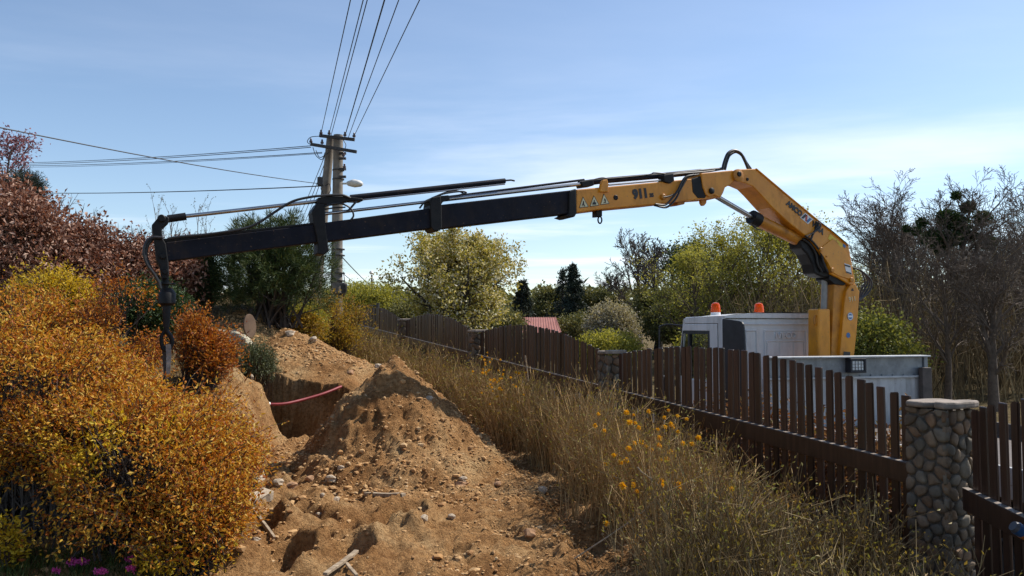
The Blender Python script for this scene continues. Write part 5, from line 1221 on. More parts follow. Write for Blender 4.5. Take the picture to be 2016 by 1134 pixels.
# ------------------------------------------------------------------ dry hedge along the fence
def stalks(name, label, cat, y0, y1, t0, t1, n, h, seed, group, mat='stalk', leaf='hedge_leaf', leafn=9, splay=0.16, twg=4, flowers=None, lsz=0.026):
    rg = np.random.default_rng(seed); yy = rg.uniform(y0, y1, n); tt = t0 + (t1 - t0) * rg.random(n)
    ym = (y0 + y1) / 2; tm = (t0 + t1) / 2; org = fpt(ym, tm, 0); org.z = Hs(org.x, org.y)
    root = empty(name, org, label, cat, group)
    X = FA + FB * yy - FN.x * tt; Y = yy - FN.y * tt
    # roots gather into a few tufts
    kc = rg.integers(0, max(3, n // 28), n); tx = X[:max(3, n // 28)][kc]; ty = Y[:max(3, n // 28)][kc]; X = X * 0.45 + tx * 0.55; Y = Y * 0.45 + ty * 0.55
    base = np.stack([X, Y, H(X, Y) - 0.03], 1)
    hh = h * (0.55 + 0.62 * rg.random(n)) * (0.62 + 0.38 * (tt - t0) / (t1 - t0)); d = np.stack([rg.normal(size=n) * splay, rg.normal(size=n) * splay, np.ones(n)], 1); d = unit(d)
    parts = []; p = base; rr = 0.0034 * (0.7 + 0.7 * rg.random(n)); pts = [p]; dirs = []
    for q in range(4):
        d = unit(d + rg.normal(size=(n, 3)) * 0.12 + np.array([0, 0, 0.02 - 0.05 * q])); e = p + d * (hh / 4)[:, None]
        parts.append(tubes(p, e, rr * (1 - 0.2 * q), rr * (0.8 - 0.2 * q) + 0.0004)); p = e; pts.append(p); dirs.append(d)
    pts = np.stack(pts, 1); dirs = np.stack(dirs, 1)
    lc = []; ld = []
    for q in range(twg):
        k = rg.integers(1, 4, n); f = rg.random(n)[:, None]; i = np.arange(n)
        b = pts[i, k] * (1 - f) + pts[i, k + 1] * f; dd = unit(dirs[i, k] + rg.normal(size=(n, 3)) * 0.42); Lt = rg.uniform(0.08, 0.26, n)[:, None]
        e = b + dd * Lt; parts.append(tubes(b, e, rr * 0.55, rr * 0.3)); lc += [e, (b + e) / 2]; ld += [dd, dd]
    V, F = join(parts); np_obj('stems', V, F, M[mat], root)
    for q in range(leafn):
        k = rg.integers(1, 4, n); f = rg.random(n)[:, None]; i = np.arange(n); lc.append(pts[i, k] * (1 - f) + pts[i, k + 1] * f); ld.append(dirs[i, k])
    lc = np.concatenate(lc); ld = np.concatenate(ld); m_ = rg.random(len(lc)) < 0.42
    lc = lc[m_] + rg.normal(size=(m_.sum(), 3)) * 0.012; ld = ld[m_] + rg.normal(size=(m_.sum(), 3)) * 0.7
    V, F = leaves(lc, ld, lsz * (0.5 + rg.random(len(lc))), lsz * 0.42 * (0.6 + 0.8 * rg.random(len(lc))), rg); np_obj('leaves', V, F, M[leaf], root)
    return root, pts
G_DH = 'dry shrubs growing along the garden side of the fence'
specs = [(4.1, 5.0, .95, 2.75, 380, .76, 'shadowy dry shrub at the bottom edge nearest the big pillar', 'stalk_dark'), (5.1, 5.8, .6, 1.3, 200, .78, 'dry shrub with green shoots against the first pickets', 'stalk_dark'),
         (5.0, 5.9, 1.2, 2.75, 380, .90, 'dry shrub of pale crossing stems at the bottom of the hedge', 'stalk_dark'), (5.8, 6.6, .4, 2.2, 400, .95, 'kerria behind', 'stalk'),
         (6.6, 7.6, .35, 2.0, 470, 1.02, 'kerria', 'stalk'), (7.6, 8.6, .3, 1.6, 440, 1.12, 'dense tan shrub just right of the earth heap', 'stalk'),
         (8.6, 9.7, .3, 1.4, 430, 1.02, 'tan shrub beside the second pillar', 'stalk'), (9.7, 10.9, .3, 1.35, 430, 1.0, 'tan shrub with yellow bloom spikes behind the heap peak', 'stalk'),
         (10.9, 12.3, .25, 1.3, 430, 1.0, 'tan shrub below the red roofed shed', 'stalk'), (12.3, 13.9, .25, 1.3, 430, 1.0, 'tan shrub left of the third pillar', 'stalk'),
         (13.9, 15.8, .25, 1.4, 430, 1.1, 'tan shrub next to the black plastic sheet', 'stalk'), (15.8, 18.2, .2, 1.6, 430, 1.15, 'far tan shrub before the last arched panels', 'stalk')]
KERR = []
for i, (a, b, t0, t1, n, h, lab, mt) in enumerate(specs):
    if lab == 'kerria behind': lab = 'shrub with a few orange yellow pompom flowers right of the main bloom'
    if lab == 'kerria': lab = 'shrub full of orange yellow pompom flowers in the middle of the hedge'
    big = 1.3 if a > 9 else 1.0
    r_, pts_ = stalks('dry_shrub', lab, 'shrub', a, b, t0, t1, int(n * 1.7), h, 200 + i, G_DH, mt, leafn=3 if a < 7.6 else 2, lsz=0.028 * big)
    KERR.append((r_, pts_))
# pompom flowers: each one a part of its shrub
def flower_mesh(seed):
    rg = np.random.default_rng(seed); D = unit(rg.normal(size=(42, 3))); V, F = leaves(D * 0.004, D, 0.024 * (0.8 + 0.4 * rg.random(42)), 0.013, rg, 0.3)
    me = np_mesh('flower', V, F); me.materials.append(M['petal']); return me
FM = [flower_mesh(s_) for s_ in range(3)]
frg = random.Random(5)
def add_flower(idx, x, y, sc=1.0):
    root, pts = KERR[idx]; tips = pts[:, 2:, :].reshape(-1, 3); 
    d = ray(x, y); Yv = tips[:, 1]; ex = tips[:, 0] - d.x * Yv; ez = tips[:, 2] - (EYE + d.z * Yv); k = int(np.argmin(ex ** 2 + ez ** 2 + 0.006 * (Yv - Yv.min()) ** 2))
    o = bpy.data.objects.new('flower', FM[frg.randrange(3)]); COL.objects.link(o); o.parent = root
    o.location = px(x, y, float(Yv[k])) - ORG[root.name]; s_ = sc * frg.uniform(0.55, 1.0); o.scale = (s_, s_, s_); o.rotation_euler = (frg.random() * 6, frg.random() * 6, frg.random() * 6)
for x, y in ((1178, 815), (1233, 812), (1247, 817), (1277, 810), (1316, 808), (1334, 819), (1352, 825), (1308, 822), (1240, 831), (1251, 833), (1258, 842), (1295, 845), (1310, 840), (1322, 836), (1325, 842), (1172, 838), (1190, 848), (1250, 873), (1262, 870), (1272, 878), (1283, 886), (1297, 877), (1238, 883), (1208, 896), (1222, 910), (1233, 906), (1192, 914), (1209, 938), (1254, 967), (1300, 905), (1312, 904), (1320, 890), (1344, 873), (1335, 850), (1298, 862)): add_flower(4, x, y)
for x, y in ((1336, 953), (1337, 963), (1302, 948), (1303, 955), (1440, 962), (1247, 955), (1375, 862), (1362, 874), (1194, 1030), (1226, 957)): add_flower(3, x, y)
for i in range(34):
    x = frg.gauss(968, 12); y = frg.uniform(690, 770); add_flower(7, x + (y - 730) * 0.3, y, 0.8)
for i in range(14): add_flower(6, frg.gauss(1010, 30), frg.uniform(730, 800), 0.7)

# pale crossing canes in front of the hedge
for i, (pp, lab) in enumerate((([(1080, 1134), (1290, 985), (1255, 920)], 'pale dead cane arching at the bottom of the hedge'), ([(1370, 1134), (1300, 1010), (1282, 945), (1276, 925)], 'forked pale cane standing at the bottom of the hedge'), ([(1040, 750), (1034, 700)], 'short bare stick in front of the third panel'), ([(1250, 1050), (1340, 1120)], 'thin dead cane lying slantwise low in the hedge'))):
    m = MB(); m.tube(curve([px(x, y, (5.4, 5.5, 10.4, 5.2)[i]) for x, y in pp], 6), 0.006 if i != 2 else 0.01, 6); o = m.obj('dead_cane', M['wood_plank'], None, org=px(*pp[0], (5.4, 5.5, 10.4, 5.2)[i])); tag(o, lab, 'cane', 'dead canes in the hedge')

# golden shrubs between pine and fence
bush_px('golden_shrub', 'golden shrub below the utility pole', 'shrub', 655, 645, 15.5, 62, 58, 1500, 10, 0.05, 0.022, 'gold_leaf', 51, spread=0.10, twigs=700, gaps=0.42, amp=0.6, lift=1.0, shoots=260)
bush_px('golden_shrub', 'small orange green shrub at the foot of the pine', 'shrub', 600, 640, 14.0, 40, 36, 700, 9, 0.05, 0.022, 'gold_leaf', 52, mat2='spring', patch=0.5, spread=0.07)

# ------------------------------------------------------------------ trees
TW = 1.0
def tree(name, label, pos, seed, height, levels, r0, bark, leaf=None, nlf=4, L=0.08, W=0.05, spread=0.12, group=None, rmin=0.0, fall=0.0, trunk_frac=1.0, cat='tree', outdir=0.5, shells=None):
    a, b, ra, rb, lv, tp, td = grow(seed, height, levels, r0, trunk_frac=trunk_frac)
    root = empty(name, pos, label, cat, group)
    tk = lv == 0
    V, F = tubes(a[tk], b[tk], ra[tk], rb[tk], 9); link_mesh('trunk', np_mesh('trunk', V, F, True), M[bark], root)
    if (~tk).any():
        V, F = limb_mesh(a[~tk], b[~tk], ra[~tk], rb[~tk], lv[~tk], rmin); link_mesh('limbs', np_mesh('limbs', V, F), M[bark], root)
    if leaf:
        rg = np.random.default_rng(seed + 1); i = np.repeat(np.arange(len(tp)), nlf)
        X = tp[i] + rg.normal(size=(len(i), 3)) * spread; D = td[i] * outdir + rg.normal(size=(len(i), 3)); D[:, 2] -= fall
        V, F = leaves(X, D, L * (0.6 + 0.7 * rg.random(len(i))), W * (0.6 + 0.7 * rg.random(len(i))), rg)
        link_mesh('crown', np_mesh('crown', V, F), M[leaf], root)
    return root
def twin(src, pos, rz, sc, label, group=None):
    r = src.copy(); COL.objects.link(r); r.location = pos; r.rotation_euler = (0, 0, rz); r.scale = sc; r['label'] = label
    if group: r['group'] = group
    for ch in src.children:
        c_ = ch.copy(); COL.objects.link(c_); c_.parent = r
    return r
def foot(x, Y, dz=-0.1):
    p = px(x, 600, Y); p.z = Hs(p.x, Y) + dz; return p
def hgt(x, ytop, Y): return px(x, ytop, Y).z - foot(x, Y).z
BARE = lambda n1=13, n2=8, n3=6, n4=4: [dict(nseg=9, wig=.045, up=.05, taper=.82), dict(n=n1, ratio=.40, ang=.62, nseg=5, wig=.11, up=.09, start=.28, shape='round', rr=.5), dict(n=n2, ratio=.48, ang=.65, nseg=3, wig=.14, up=.05, start=.2, rr=.5), dict(n=n3, ratio=.50, ang=.6, nseg=2, wig=.16, up=.04, start=.15, rr=.55), dict(n=n4, ratio=.55, ang=.6, nseg=2, wig=.2, up=.03, start=.2, rr=.6)]
LEAFY = lambda n1=14, n2=8, n3=6, ang=.85, ratio=.42: [dict(nseg=7, wig=.05, up=.05, taper=.85), dict(n=n1, ratio=ratio, ang=ang, nseg=4, wig=.12, up=.06, start=.15, shape='round', rr=.5), dict(n=n2, ratio=.45, ang=.7, nseg=3, wig=.15, up=.05, start=.15, rr=.5), dict(n=n3, ratio=.5, ang=.7, nseg=2, wig=.2, up=.05, start=.1, rr=.5)]
# blossoming cherry behind the fence
Yc = 26.0
h_ = hgt(905, 462, Yc)
CH = [dict(nseg=5, wig=.03, up=.02, taper=.7), dict(n=26, ratio=.46, ang=1.08, nseg=5, wig=.10, up=.13, start=.27, shape='round', rr=.42), dict(n=10, ratio=.42, ang=.75, nseg=3, wig=.16, up=.07, start=.15, rr=.5), dict(n=6, ratio=.48, ang=.7, nseg=2, wig=.2, up=.08, start=.1, rr=.5)]
tree('cherry_tree', 'broad blossoming tree with pale yellow green crown behind the fence', foot(905, Yc), 71, h_ * 0.86, CH, 0.30, 'twig_dark', 'cherry', 8, 0.12, 0.07, 0.10)
# pine beside the trench
bush_px('pine_tree', 'bushy dark green pine behind the crane boom left of the pole', 'tree', 540, 535, 13.2, 96, 92, 1800, 25, 0.115, 0.0105, 'needle', 72, amp=0.75, shell=0.62, spread=0.03, lift=0.7, outdir=1.2, twigs=90, twr=0.010, twig_mat='twig_dark', zmin=-0.7, gaps=0.22)
for i, (x, y0, y1) in enumerate(((499, 470, 420), (512, 470, 432), (532, 468, 417), (553, 470, 428), (570, 480, 440), (588, 490, 452))):
    rg = np.random.default_rng(700 + i); a_ = np.array(px(x, y0 + 30, 13.1)); b_ = np.array(px(x + (i - 2), y1, 13.1)); n = 260; t_ = rg.random(n)[:, None]
    X = a_ + (b_ - a_) * t_; V, F = leaves(X, rg.normal(size=(n, 3)) * .6 + np.array([0, 0, .9]), 0.09, 0.0065, rg); r_ = bpy.data.objects['pine_tree']
    o = np_obj('needle_shoot', V, F, M['needle'], r_); V, F = tubes(a_[None], b_[None], np.array([.012]), np.array([.004]), 5); np_obj('shoot_stem', V, F, M['twig_dark'], o)
# narrow thuja
bush_px('thuja', 'narrow dark thuja between hedge and pine', 'tree', 402, 550, 13.0, 26, 62, 1400, 10, 0.05, 0.014, 'evergreen', 73, amp=0.25, spread=0.05)
# bare saplings behind the boom tip
sap = lambda: [dict(nseg=6, wig=.05, up=.05, taper=.8), dict(n=7, ratio=.35, ang=.45, nseg=3, wig=.08, up=.12, start=.3, rr=.5), dict(n=3, ratio=.3, ang=.5, nseg=2, wig=.1, up=.05, start=.3, rr=.6)]
for i, (x, yt, lab) in enumerate(((322, 400, 'bare sapling rising above the boom tip'), (352, 412, 'short bare sapling right of the boom tip'), (380, 408, 'taller bare sapling under the piston rod'), (408, 428, 'thin bare sapling at the right of the sapling group'))):
    tree('sapling', lab, foot(x, 13.6), 80 + i, hgt(x, yt, 13.6), sap(), 0.014, 'twig', 'spring_dull', 2, 0.03, 0.015, 0.01, 'bare saplings behind the boom tip')
# plum and conifer over the hedge
tree('plum_tree', 'purple leaved plum branches above the russet hedge', foot(15, 14.0), 86, hgt(20, 285, 14.0), LEAFY(13, 6, 4, .6, .26), 0.06, 'twig_dark', 'plum', 4, 0.065, 0.03, 0.05)
bush_px('conifer', 'blue green conifer tip below the plum branches', 'tree', 50, 380, 13.4, 34, 40, 600, 12, 0.07, 0.010, 'spruce', 87, spread=0.05, lift=0.8)
# spruces
def spruce(pos, h, label, seed, sparse=False):
    n1 = 46 if not sparse else 28
    SP = [dict(nseg=9, wig=.01, up=.02, taper=.94), dict(n=n1, ratio=.25, ang=1.4, nseg=3, wig=.06, up=.02, start=.08, shape='cone', rr=.35), dict(n=8, ratio=.36, ang=.9, nseg=2, wig=.1, up=-.05, start=.1, rr=.5)]
    return tree('spruce_tree', label, pos, seed, h, SP, 0.16, 'twig_dark', 'spruce', 9 if not sparse else 5, 0.22, 0.07, 0.07, fall=0.4)
spruce(foot(1133, 47), hgt(1133, 522, 47), 'pointed dark spruce standing right of its thinner twin', 90)
spruce(foot(1109, 48), hgt(1109, 531, 48), 'thin scraggy spruce left of the pointed dark one', 91, True)
spruce(foot(1032, 40), hgt(1032, 556, 40), 'small dark conifer just right of the blossoming tree', 92)
# bare trees, centre
B1 = tree('bare_tree', 'tall bare tree with fanned crown left of the truck', foot(1258, 50), 95, hgt(1258, 503, 50), BARE(12, 7, 6, 3), 0.26, 'bark_grey', None, rmin=0.016)
B2 = tree('bare_tree', 'bare tree with dark stem between fanned tree and truck cab', foot(1298, 46), 96, hgt(1298, 512, 46), BARE(13, 7, 6, 3), 0.24, 'twig_dark', None, rmin=0.015)
twin(B2, foot(1225, 58), 2.0, (.9, .9, .85), 'smaller bare tree at the left of the fanned crown')
twin(B1, foot(1330, 44), 4.0, (.8, .8, .78), 'bare tree in shade just left of the leafy row above the cab')
tree('ivy_tree', 'dark ivy clad tree with crows nests above the cab beacon', foot(1372, 42), 97, hgt(1372, 505, 42), LEAFY(16, 8, 6, .6, .34), 0.25, 'twig_dark', 'evergreen', 6, 0.16, 0.11, 0.22)
# fresh green row above the truck
Yg = 33.0
L1 = tree('spring_tree', 'fresh green tree above the left beacon', foot(1420, Yg), 101, hgt(1420, 500, Yg), LEAFY(20, 9, 6, .62, .42), 0.13, 'bark_grey', 'spring', 3, 0.11, 0.06, 0.10)
L2 = tree('spring_tree', 'fresh green tree in the middle of the row above the cab roof', foot(1480, Yg - 1), 102, hgt(1480, 485, Yg - 1), LEAFY(20, 9, 6, .55, .42), 0.13, 'bark_grey', 'spring', 3, 0.11, 0.06, 0.10)
twin(L1, foot(1535, Yg), 1.7, (1.05, 1.05, 1.10), 'tallest fresh green tree, left of the crane column')
twin(L2, foot(1590, Yg + 1), 3.1, (1.0, 1.0, .98), 'fresh green tree directly behind the crane column')
twin(L2, foot(1375, Yg - 2), 4.4, (1.0, 1.0, .80), 'low fresh green tree at the left of the cab roof')
twin(L1, foot(1450, Yg + 3), 5.2, (1.1, 1.1, .9), 'fresh green tree in the second row above the cab')
twin(L2, foot(1640, Yg - 1), 0.8, (1.0, 1.0, .72), 'low fresh green tree right behind the crane column')
# sunlit green thicket right of the column
bush_px('spring_shrub', 'sunlit green shrub right of the crane column', 'shrub', 1715, 695, 20, 75, 68, 1500, 9, 0.10, 0.06, 'spring_mid', 103, gaps=0.3, spread=0.16, amp=0.5, twigs=300, twr=.006)
# bare wood on the right
Yr = 27.0
GW = 'bare trees of the wood on the right'
W1 = tree('bare_tree', 'tall bare tree carrying dark mistletoe balls on the right', foot(1885, Yr), 111, hgt(1885, 378, Yr) * .84, BARE(16, 8, 6, 4), 0.25, 'bark_grey', None, rmin=0.0075, group=GW)
W2 = tree('bare_tree', 'slender bare tree left of the mistletoe tree', foot(1800, Yr + 1), 112, hgt(1800, 428, Yr + 1), BARE(16, 8, 6, 4), 0.17, 'bark_grey', None, rmin=0.0075, group=GW)
for i, (x, Y, rz, s_, lab) in enumerate(((1960, Yr - 2, 1.1, .74, 'bare tree right of the mistletoe tree'), (2010, Yr + 2, 2.6, .96, 'bare tree at the right frame edge'), (1755, Yr + 3, 3.7, .86, 'low bare tree behind the green shrub right of the column'), (1840, Yr + 6, 5.0, .95, 'bare tree standing back left of the mistletoe tree'), (1930, Yr + 8, .4, .86, 'bare tree standing back right of the mistletoe tree'), (1720, Yr + 9, 4.5, .92, 'distant bare tree just right of the crane hoses'), (1990, Yr + 10, 4.0, .92, 'bare tree in the second row at the right edge'), (1860, Yr - 6, 2.0, .62, 'small bare tree in front of the wood behind the big pillar'), (1950, Yr - 7, 5.7, .60, 'small bare tree at the right above the nearest pickets'), (1780, Yr + 12, 1.9, .95, 'farthest bare tree left of the wood'), (2060, Yr - 3, 3.0, .8, 'bare tree half outside the right frame edge'))):
    twin((W1, W2)[i % 2], foot(x, Y), rz, (s_, s_, s_), lab, GW)
# mistletoe balls
for i, (x, y, r) in enumerate(((1868, 430, 20), (1885, 445, 26), (1905, 408, 13), (1838, 470, 22), (1815, 438, 9), (1806, 455, 9), (1875, 470, 18), (1935, 430, 18), (1945, 478, 16), (1855, 492, 16), (1785, 450, 6), (1882, 385, 8), (1858, 425, 12), (1910, 465, 12))):
    c_ = px(x, y, Yr - 0.2 + 0.3 * math.sin(i)); s_ = Yr / FPX
    rg = np.random.default_rng(300 + i); n = int(60 * r); D = unit(rg.normal(size=(n, 3))); X = np.array(c_) + D * (r * s_ * rg.random(n) ** 0.5)[:, None] * np.array([1, 1, .85])
    V, F = leaves(X, rg.normal(size=(n, 3)) + D, 0.10, 0.045, rg); o = np_obj('mistletoe', V, F, M['evergreen'], None, org=c_)
    nm = ('large ball high in the fork', 'largest dark ball by the trunk', 'ball near the top right', 'big ball on the left limb', 'small ball far out left', 'second small ball out left', 'ball low by the trunk', 'green ball on the right limb', 'green ball low on the right', 'ball below the left limb', 'tiny leftmost ball', 'tiny ball at the very top', 'ball left of the fork', 'ball right of the trunk')[i]
    tag(o, 'mistletoe in the bare tree, ' + nm, 'mistletoe', 'mistletoe balls in the bare tree')
# undergrowth below the wood, too dense to count
rg = np.random.default_rng(9); n = 5000
ux = rg.uniform(8, 30, n); uy = rg.uniform(21, 40, n); base = np.stack([ux, uy, H(ux, uy) - .1], 1); hh = rg.uniform(1.0, 4.5, n); d = unit(np.stack([rg.normal(size=n) * .22, rg.normal(size=n) * .22, np.ones(n)], 1)); m1 = base + d * (hh * .5)[:, None]; d2 = unit(d + rg.normal(size=(n, 3)) * .2); e1 = m1 + d2 * (hh * .5)[:, None]
rr = np.full(n, .014); parts = [tubes(base, m1, rr, rr * .8), tubes(m1, e1, rr * .8, rr * .5)]
for q in range(2):
    b = m1 + (e1 - m1) * rg.random(n)[:, None]; parts.append(tubes(b, b + unit(d2 + rg.normal(size=(n, 3)) * .7) * rg.uniform(.3, .9, n)[:, None], rr * .6, rr * .5))
V, F = join(parts); o = np_obj('undergrowth', V, F, M['stalk_dark']); tag(o, 'tangled leafless undergrowth at the foot of the wood on the right', 'undergrowth', kind='stuff')
# middle distance shrubs and trees
bush_px('spring_shrub', 'green shrub seen through the cab window', 'shrub', 1385, 690, 27, 45, 40, 900, 9, 0.10, 0.06, 'spring', 120, spread=0.14, amp=.3, twigs=150, twr=.008)
bush_px('blossom_shrub', 'whitish blossoming shrub behind the fence left of the cab', 'shrub', 1205, 650, 36, 48, 50, 1500, 9, 0.11, 0.07, 'blossom', 121, spread=0.16, amp=.4, twigs=300, twr=.008)
bush_px('spring_shrub', 'green shrub in front of the whitish blossom', 'shrub', 1200, 695, 30, 62, 38, 1200, 9, 0.10, 0.06, 'spring', 122, spread=0.14, amp=.4, twigs=200, twr=.008)
bush_px('spring_shrub', 'dull green shrub right of the red roofed shed', 'shrub', 1130, 665, 38, 45, 38, 1000, 9, 0.12, 0.07, 'spring_dull', 123, spread=0.16, amp=.4, twigs=200, twr=.008)
D1 = tree('spring_tree', 'dull green tree left of the spruces', foot(1072, 52), 124, hgt(1072, 590, 52), LEAFY(16, 8, 6, .9, .5), 0.15, 'twig_dark', 'spring_dull', 6, 0.18, 0.11, 0.2)
twin(D1, foot(1165, 50), 2.2, (1, 1, .95), 'dull green tree right of the spruces'); twin(D1, foot(1205, 56), 4.1, (1, 1, .98), 'dull green tree under the fanned bare crown')
twin(D1, foot(1290, 40), 1.0, (.95, .95, .9), 'dull green tree left of the cab mirror'); twin(D1, foot(1040, 60), 5.0, (1, 1, .7), 'low dull tree behind the shed roof'); twin(D1, foot(1340, 38), 3.0, (.8, .8, .7), 'dark undergrowth tree behind the mirror arm')
bush_px('spring_shrub', 'yellow green bush left of the blossoming tree', 'shrub', 745, 610, 33, 62, 45, 1900, 9, 0.11, 0.06, 'spring', 125, spread=0.15, amp=.45, twigs=300, twr=.008)
bush_px('spring_shrub', 'pale green bush behind the utility pole', 'shrub', 690, 600, 36, 45, 36, 1000, 9, 0.11, 0.06, 'spring', 126, spread=0.15, amp=.45, twigs=200, twr=.008)
bush_px('spring_shrub', 'dull shrub under the left side of the blossoming tree', 'shrub', 820, 625, 30, 50, 26, 900, 9, 0.10, 0.06, 'spring_dull', 127, spread=0.14, amp=.4, twigs=150, twr=.008)
bush_px('spring_shrub', 'dull shrub under the right side of the blossoming tree', 'shrub', 985, 640, 31, 48, 24, 700, 9, 0.10, 0.06, 'spring_dull', 128, spread=0.14, amp=.4, twigs=150, twr=.008)
bush_px('spring_shrub', 'hazy green bush behind the pine on its right', 'shrub', 640, 600, 40, 34, 30, 700, 9, 0.12, 0.07, 'spring_dull', 129, spread=0.16, amp=.4, twigs=150, twr=.008)
# far wood closing the horizon
rg = np.random.default_rng(19); n = 38000
fx = rg.uniform(-190, 190, n); fy = rg.uniform(100, 190, n); hz = 5.5 + 3.5 * vnoise(fx * .06, fy * .05, 3)
fzv = H(fx, fy, False) + hz * rg.random(n) ** .7 * (0.55 + 0.45 * vnoise(fx * .35, fy * .3, 8))
V, F = leaves(np.stack([fx, fy, fzv], 1), rg.normal(size=(n, 3)), 1.3 * (.5 + rg.random(n)), .9, rg); o = np_obj('far_wood', V, F, M['spring_dull']); tag(o, 'hazy far wood along the horizon', 'wood', kind='stuff')

# ------------------------------------------------------------------ shed and house
M['red_roof'] = pmat('red_roof_sheet', (0.34, 0.13, 0.10), (0.42, 0.18, 0.145), 2, 0.6)
M['render_wall'] = pmat('rendered_wall', (0.50, 0.47, 0.42), (0.60, 0.57, 0.52), 2, 0.9)
M['brown_wall'] = pmat('brown_boards', (0.14, 0.075, 0.045), (0.22, 0.12, 0.075), 5, 0.8, stretch=(8, 8, .6))
Ys = 36.0
sp = foot(1050, Ys); SH = empty('shed', sp, 'low shed with ribbed red metal roof beyond the fence', 'shed')
a0, a1 = px(985, 655, Ys), px(1105, 655, Ys); r0_, r1_ = px(1000, 625, Ys + 1.6), px(1094, 625, Ys + 1.6)
m = MB(); m.b2(a0.x + .15, a1.x - .15, Ys + .2, Ys + 3.2, sp.z, a0.z - .02); m.obj('wall', M['brown_wall'], SH)
m = MB(); b0, b1 = Vector((a0.x, Ys + 3.4, a0.z)), Vector((a1.x, Ys + 3.4, a1.z)); m.add([a0, a1, r1_, r0_, b0, b1], [(0, 1, 2, 3), (3, 2, 5, 4), (1, 5, 2), (0, 3, 4), (0, 4, 5, 1)]); rf_ = m.obj('roof', M['red_roof'], SH)
n_ = 22
for i in range(n_ + 1):
    t = i / n_; p = a0.lerp(a1, t); q = r0_.lerp(r1_, min(1, max(0, (t - .03) / .94))) ; up_ = Vector((0, -.35, .93)) * .03
    m = MB(); m.tube([p + up_, q + up_], .010, 4); m.obj('roof_rib', M['red_roof'], rf_)
m = MB(); m.b2(px(1112, 650, Ys).x - .08, px(1112, 650, Ys).x + .1, Ys + .3, Ys + .5, sp.z, px(1112, 658, Ys).z); m.obj('chimney_post', M['red_roof'], SH)
Yh = 80; hp_ = px(745, 575, Yh); HO = empty('house', Vector((hp_.x, Yh, Hs(hp_.x, Yh))), 'distant flat roofed pale house behind the green bushes', 'house')
m = MB(); m.b2(px(700, 575, Yh).x, px(778, 575, Yh).x, Yh, Yh + 7, Hs(hp_.x, Yh), hp_.z - .3); m.obj('wall', M['render_wall'], HO)
m = MB(); m.b2(px(696, 575, Yh).x, px(782, 575, Yh).x, Yh - .4, Yh + 7.4, hp_.z - .298, hp_.z); m.obj('roof', M['dark_steel'], HO)
for x in (710, 735, 760):
    m = MB(); q = px(x, 585, Yh); m.b2(q.x - .5, q.x + .5, Yh - .02, Yh + .1, q.z - .5, q.z + .5); m.obj('window', M['dark_steel'], HO)

# ------------------------------------------------------------------ things lying about
M['red_pipe'] = pmat('red_pipe', (0.20, 0.022, 0.024), (0.30, 0.04, 0.042), 10, 0.45)
M['white_plastic'] = pmat('white_plastic', (0.6, 0.58, 0.54), (0.72, 0.7, 0.66), 10, 0.5)
M['disc'] = pmat('weathered_disc', (0.08, 0.042, 0.022), (0.14, 0.085, 0.045), 5, 0.8, bump=.3)
M['pale_sheet'] = pmat('pale_sheet', (0.26, 0.235, 0.16), (0.42, 0.38, 0.28), 14, 0.8, bump=.3)
M['black_sheet'] = pmat('black_sheet', (0.012, 0.014, 0.014), (0.03, 0.034, 0.034), 10, 0.3)
HS_ = empty('red_pipe', px(600, 790, 9.9), 'sagging red pipe spanning the trench between bank and heap', 'pipe')
m = MB(); m.tube(curve([px(528, 796, 9.6), px(560, 795, 9.7), px(600, 786, 9.9), px(640, 774, 10.1), px(672, 761, 10.3)], 6), .019, 10); m.obj('pipe', M['red_pipe'], HS_, smooth=True)
m = MB(); m.tube([px(519, 793, 9.55), px(530, 796, 9.61)], [.022, .03], 10); m.obj('end_fitting', M['white_plastic'], HS_, smooth=True)
m = MB(); m.tube(curve([px_surface(497, 748) + UP * .02, px_surface(490, 735) + UP * .06, px_surface(484, 723) + UP * .09, px_surface(480, 718) + UP * .03], 5), .020, 8); o = m.obj('root_stub', M['wood_plank'], None, org=px_surface(490, 735)); tag(o, 'pale curved root sticking out of the trench bank', 'root')
# leaning disc
c_ = px(490, 642, 11.3); c_.z = max(c_.z, S1(c_.x, c_.y) + .12); m = MB(); ax1 = Vector((.86, -.5, .12)).normalized(); up2 = (UP - ax1 * UP.dot(ax1)).normalized(); rt = ax1.cross(up2)
ring = [c_ + rt * (.115 * math.cos(w)) + up2 * (.18 * math.sin(w)) for w in np.linspace(0, 2 * math.pi, 25)[:-1]]; m.prism(ring, ax1 * .03); o = m.obj('round_slab', M['disc'], None, org=c_ - UP * .2, bevel=.008); tag(o, 'round brown slab leaning at the foot of the rear heap', 'slab')
# crumpled pale sheet
def sheet(name, label, cat, x, y, Y, w, h, mat, seed, amp=.08):
    c = px_surface(x, y); n = 26; xs = np.linspace(-w / 2, w / 2, n); ys = np.linspace(-h / 2, h / 2, n); X, Y_ = np.meshgrid(xs, ys, indexing='ij')
    Xw = c.x + X + .05 * fbm(X * 4, Y_ * 4, 3, seed); Yw = c.y + Y_ + .05 * fbm(X * 4, Y_ * 4, 3, seed + 1)
    Z = S(Xw, Yw) + .03 + amp * np.abs(fbm(X * 5 + seed, Y_ * 5, 4, seed + 2)) + .04
    edge = np.maximum(np.abs(X) / (w / 2), np.abs(Y_) / (h / 2)); Z = Z - .06 * sstep(.8, 1, edge)
    V = np.stack([Xw, Yw, Z], -1).reshape(-1, 3); i, j = np.meshgrid(np.arange(n - 1), np.arange(n - 1), indexing='ij'); a = i * n + j; F = np.stack([a, a + n, a + n + 1, a + 1], -1).reshape(-1, 4)
    o = np_obj(name, V, F, mat, None, org=c, smooth=True); md = o.modifiers.new('thickness', 'SOLIDIFY'); md.thickness = .006; tag(o, label, cat); return o
sheet('crumpled_sheet', 'crumpled pale sheet on the bank above the juniper', 'sheet', 455, 672, 10.5, .62, .34, M['pale_sheet'], 3, .06)
